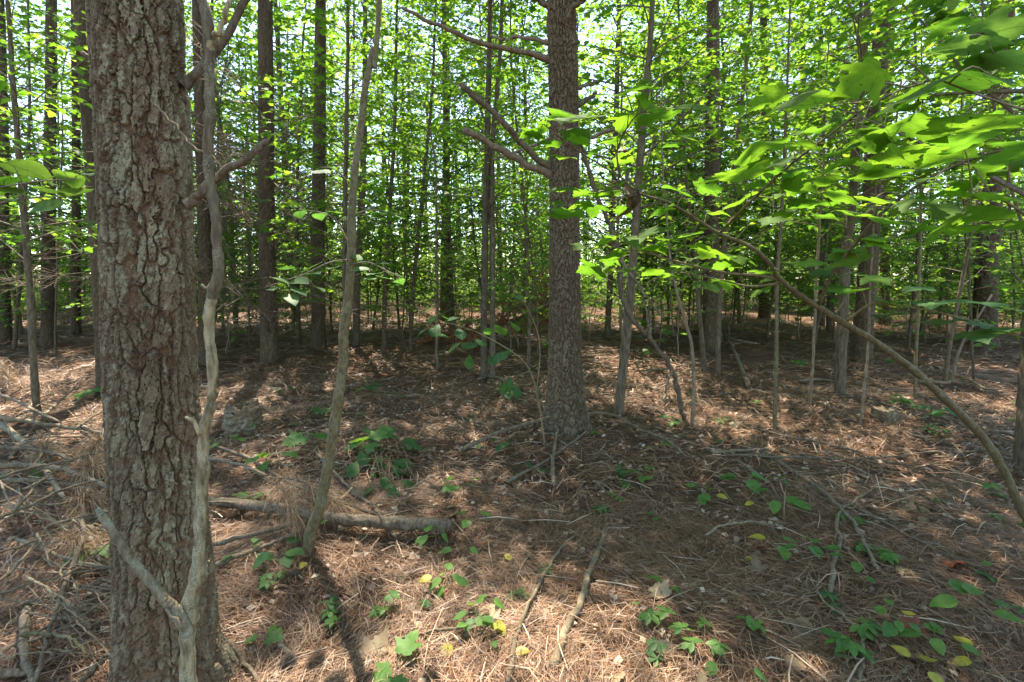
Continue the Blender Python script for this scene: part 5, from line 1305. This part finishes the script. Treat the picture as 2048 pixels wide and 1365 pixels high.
for a in [
    (925, 1000, 'oval', 'upright vine with four pale green oval leaves in the centre foreground', 5, .075, .13),
    (950, 1070, 'oval', 'two-leaved vine shoot in the sunny patch left of the crooked branch', 3, .07, .1),
    (862, 1100, 'oval', 'small plant with glossy oval leaves at the jagged end of the log', 5, .05, .10),
    (935, 1120, 'oval', 'single small green shoot below the sunny patch', 2, .05, .06),
    (900, 1185, 'ovaly', 'striped oval-leaved plant with a yellowing leaf left of the forked stick', 7, .05, .07),
    (955, 1250, 'ovaly', 'cluster of green and yellow oval leaves beside the straight pale stick', 9, .05, .09),
    (960, 1285, 'ovaly', 'small green and yellow shoot just below the straight pale stick', 4, .04, .05),
    (1190, 1020, 'creeperb', 'blue-green creeper at the upper end of the crooked pale branch', 3, .05, .06),
    (1325, 1195, 'creeper', 'small bright creeper right of the crooked pale branch', 2, .045, .05),
    (1062, 950, 'creeperb', 'small pale creeper below the foot of the central pine', 2, .05, .06),
    (1245, 955, 'creeperb', 'blue-green creeper below the arching pale branch', 3, .05, .07),
    (1278, 975, 'ovaly', 'upright leafy shoot with one yellow leaf right of centre', 6, .065, .1),
    (1175, 885, 'creeper', 'bright five-leaved creeper at the foot of the central pine', 2, .05, .06),
    (1000, 905, 'blue', 'small plant with pale leaves left of the foot of the central pine', 5, .05, .08),
    (1400, 1000, 'ovaly', 'low vine with green and yellowing leaves left of the arched grey stick', 7, .06, .08),
    (1485, 990, 'oval', 'spreading vine with three broad dark leaves above the arched grey stick', 5, .085, .13),
    (1555, 1020, 'oval', 'single broad-leaved vine shoot right of the spreading vine', 4, .075, .09),
    (1525, 1025, 'yellow', 'pair of yellow leaves between the vine shoots', 2, .06, .05),
    (1560, 1120, 'ovaly', 'vine with broad yellow-edged leaves in the right foreground', 4, .085, .09),
    (1625, 1120, 'oval', 'small vine shoot left of the crossing sticks', 5, .05, .09),
    (1692, 1050, 'creeper', 'dark five-leaved creeper where the two sticks cross', 2, .055, .05),
    (1752, 1112, 'creeper', 'dark green creeper just right of the crossing sticks', 4, .055, .06),
    (1712, 1140, 'ovaly', 'yellow-green vine leaf pair between the crossing sticks', 4, .055, .07),
    (1660, 1240, 'creeper', 'five-leaved creeper beside the curved pale stick', 3, .055, .05),
    (1500, 1240, 'creeper', 'small creeper in the open needles at the lower right', 2, .05, .04),
    (1692, 1345, 'creeper', 'bright creeper at the bottom edge left of the curved pale stick end', 3, .06, .05),
    (1450, 1345, 'oval', 'small green seedling at the bottom edge right of centre', 3, .045, .04),
    (1450, 1285, 'creeper', 'tiny seedling among dead leaves at the bottom', 1, .045, .04),
    (1405, 1290, 'creeper', 'tiny shoot left of the dead leaves at the bottom', 1, .04, .04),
    (1945, 1262, 'oval', 'large-leaved dark green vine at the lower right corner', 5, .075, .12),
    (1800, 1275, 'ovaly', 'vine with green and some yellow leaves in the lower right foreground', 7, .05, .08),
    (1860, 1300, 'ovaly', 'small light green plant right of the yellow vine', 4, .055, .06),
    (1835, 1355, 'yellow', 'cluster of bright yellow leaves at the bottom edge on the right', 3, .055, .06),
    (1955, 1350, 'yellow', 'two yellow leaves near the bottom right corner', 2, .065, .04),
    (1960, 985, 'creeper', 'low green plant below the furrowed trunk at the right edge', 2, .06, .05),
    (2010, 1050, 'creeper', 'small green plant near the right edge behind the arching stem', 3, .05, .05),
    (800, 1338, 'maple', 'green and yellow lobed leaf plant at the bottom left of centre', 3, .07, .04),
    (520, 1135, 'oakb', 'dark three-leaved seedling right of the massive trunk', 4, .07, .07),
    (572, 1128, 'blue', 'dark seedling with three broad leaves by the curved sapling base', 4, .085, .08),
    (625, 905, 'maple', 'bright lobed seedling left of the curved sapling', 4, .11, .14),
    (737, 912, 'maple', 'bright lobed seedling in front of the dark leaf clump', 5, .11, .12),
    (535, 940, 'oak', 'green seedling behind the hanging needle spray', 5, .10, .12),
    (440, 905, 'oak', 'green leaves right beside the pale dead stem', 5, .10, .12),
    (640, 838, 'creeperb', 'blue-green seedling between the pines and the curved sapling', 4, .07, .1),
    (735, 800, 'mapleb', 'seedling with a few lobed leaves right of the curved sapling', 4, .11, .18),
    (712, 838, 'blue', 'pale small plant in the sun right of the curved sapling', 4, .06, .05),
    (500, 1005, 'creeper', 'small green plant above the log near the massive trunk', 3, .06, .07),
    (185, 800, 'maple', 'low bright plant with pointed leaves left of the massive trunk', 6, .15, .1),
    (208, 1125, 'maple', 'small green seedling at the left side of the massive trunk', 4, .08, .1),
    (45, 965, 'oak', 'dark green leaves under the branch pile', 3, .09, .1),
    (1340, 858, 'creeperb', 'seedling at the foot of the dark crooked dead branch', 3, .07, .1),
    (1300, 720, 'oak', 'green leafy seedling behind the dark crooked dead branch', 6, .12, .2),
    (1265, 700, 'oakb', 'tall leafy seedling right of the central pine', 6, .12, .35),
    (1880, 842, 'mapleb', 'pale lobed seedling behind the arching stem on the right', 3, .12, .12),
    (1800, 815, 'creeper', 'feathery green seedling near the small dark stump', 5, .07, .12),
    (1790, 735, 'creeper', 'pale green plant behind the stout grey stem', 4, .09, .12),
    (1875, 875, 'creeper', 'light green seedling with fine leaflets below the arching stem', 4, .06, .08),
    (1975, 720, 'oval', 'leafy green plant at the foot of the thick right pine', 7, .1, .3),
    (1445, 850, 'creeperb', 'small pale seedling right of the pale birch-like stem', 3, .06, .06),
    (1600, 740, 'creeper', 'green plant between the thin stems under the arch', 5, .1, .15),
    (530, 860, 'oak', 'small seedling beside the rotten stump', 3, .08, .1),
    (560, 790, 'blue', 'small pale plant below the pine with fine twigs', 4, .07, .08),
    (785, 800, 'blue', 'tiny pale plant in the sunny needles', 3, .06, .06),
    (1015, 800, 'oakb', 'drooping oak seedling in front of the twin stems', 5, .10, .14),
]:
    plant(*a)
rp = random.Random(17)
for i in range(48):
    px, py = rp.uniform(450, 2040), rp.uniform(800, 1345)
    zn = 'left' if px < 900 else 'middle' if px < 1400 else 'right'
    kd = rp.choice(['creeper', 'creeperb', 'oval', 'creeper', 'maple'])
    zn += ' middle ground' if py < 960 else ' foreground' if py < 1180 else ' corner of the picture' if abs(px-1150) > 500 else ' bottom foreground'
    plant(px, py, kd, f"tiny {dict(creeper='five-fingered green', creeperb='five-fingered blue-green', oval='oval-leaved', maple='lobed')[kd]} sprig in the needles, {zn}", rp.choice([1, 1, 2, 3]), rp.uniform(.03, .05), rp.uniform(.03, .07), 900+i, 'tiny sprigs in the needles', .04)
# the dark oak clump left of centre
rg = np.random.default_rng(9)
b = G(765, 985); o = empty('oak_seedling', b, 'dense dark green oak seedling clump right of the curved sapling', 'seedling')
stm = MB(); cl = []
for px, py in [(760, 880), (790, 880), (810, 905), (735, 905), (770, 915), (800, 930), (720, 925), (750, 940), (785, 955), (740, 965), (770, 975), (800, 980), (715, 950), (780, 870), (755, 990), (790, 995), (700, 910), (815, 960), (765, 955), (745, 925), (780, 935), (730, 885)]:
    p = G(px, py); L_ = rg.uniform(.03, .12); p[2] += L_
    s = b+np.array([rg.normal(0, .1), rg.normal(.1, .1), 0])
    stm.tube(catmull([s, (s+p)/2+np.array([0, 0, .08]), p], 6), [.003, .0026, .0024, .002, .0016, .0012], 4, False)
    put_leaf(o, b, (OAK+BLUE)[rg.integers(5)], p, rg.uniform(0, 6.28), rg.normal(-.3, .25), rg.normal(0, .25), rg.uniform(.11, .17))
link('stems', stm.mesh('stems', True, b), M['olive_bark'], o)

# fallen leaves, each its own
rg = np.random.default_rng(66)
def fallen(px, py, tp, s, lab, group, cat='dead leaf', name='fallen_leaf'):
    p = G(px, py); x_, y_ = p[0], p[1]
    p[2] = float(gzz(x_, y_))+.02
    o = link(name, tp, None, None, tuple(p), (rg.normal(0, .3), rg.normal(0, .3), rg.uniform(0, 6.28)), s)
    tag(o, lab, cat, group)
named = [(1330, 1200, 0, .11, 'large curled tan leaf under the small bright creeper'), (1500, 1320, 1, .12, 'big crumpled pale leaf at the bottom right of centre'), (730, 1325, 3, .12, 'pale broken leaf in the sun at the bottom'), (995, 1240, 2, .12, 'rolled tan leaf beside the yellow oval leaves'), (1600, 1330, 5, .1, 'grey-tan leaf at the bottom left of the curved pale stick'), (1590, 1250, 0, .12, 'flat tan leaf right of the small creeper in open needles')]
for px, py, i, s, lab in named: fallen(px, py, DEADL[i], s, lab, 'dead leaves on the forest floor')
for px, py, s, lab in [(1800, 1270, .12, 'dark red dead leaf by the yellow vine'), (1700, 988, .07, 'small orange-red leaf beside the crossing sticks'), (1890, 1140, .11, 'wine-red leaf in the sunny streak on the right'), (1512, 1098, .07, 'rust-red leaf left of the yellow-edged vine'), (1765, 902, .1, 'red-brown leaf in front of the small dark stump'), (1640, 1300, .07, 'orange-brown leaf at the lower right')]:
    fallen(px, py, REDL[0], s, lab, 'red dead leaves')
for px, py, s, lab in [(610, 1132, .05, 'single yellow leaf fallen right of the curved sapling base'), (900, 1020, .04, 'small yellow leaf above the end of the log'), (1022, 1128, .05, 'small yellow leaf beside the forked stick'), (905, 1305, .06, 'yellow leaf at the bottom in front of the straight pale stick'), (1030, 1315, .06, 'yellow leaf touching the forked stick near the bottom'), (660, 1010, .05, 'yellow leaf behind the log'), (430, 975, .06, 'yellow-orange leaf beside the dead stem'), (108, 1290, .08, 'yellow leaf in the bottom left corner'), (1490, 1120, .05, 'yellow leaf left of the vine in the right foreground'), (75, 1132, .05, 'yellow leaf below the branch pile')]:
    fallen(px, py, YELL[int(px) % 2], s, lab, 'yellow fallen leaves', 'leaf')
x, y = wedge(370, 1.0, 5.5, rg, 1.05, .1)
for a, b in zip(x, y):
    right = a > .25
    if not right and rg.random() < .45: continue
    z = float(gzz(a, b))+.012
    px = 1024+FOC*a/b
    zn = 'near the massive trunk' if px < 620 else 'left of the forked stick' if px < 1000 else 'below the central pine' if px < 1330 else 'left of the crossing sticks' if px < 1650 else 'on the right near the arching stem'
    dp = 'near the bottom edge' if b < 2.4 else 'in the near ground' if b < 3.6 else 'in the middle ground'
    li = int(rg.integers(6)); sh = ('lobed', 'toothed', 'oval', 'upturned lobed', 'twisted toothed', 'rolled oval')[li]
    o = link('fallen_leaf', DEADL[li], None, None, (a, b, z), (rg.normal(0, .3), rg.normal(0, .3), rg.uniform(0, 6.28)), rg.uniform(.04, .095))
    tag(o, f'small {sh} dead leaf {dp} {zn}', 'dead leaf', f'small {sh} dead leaves {dp} {zn}')
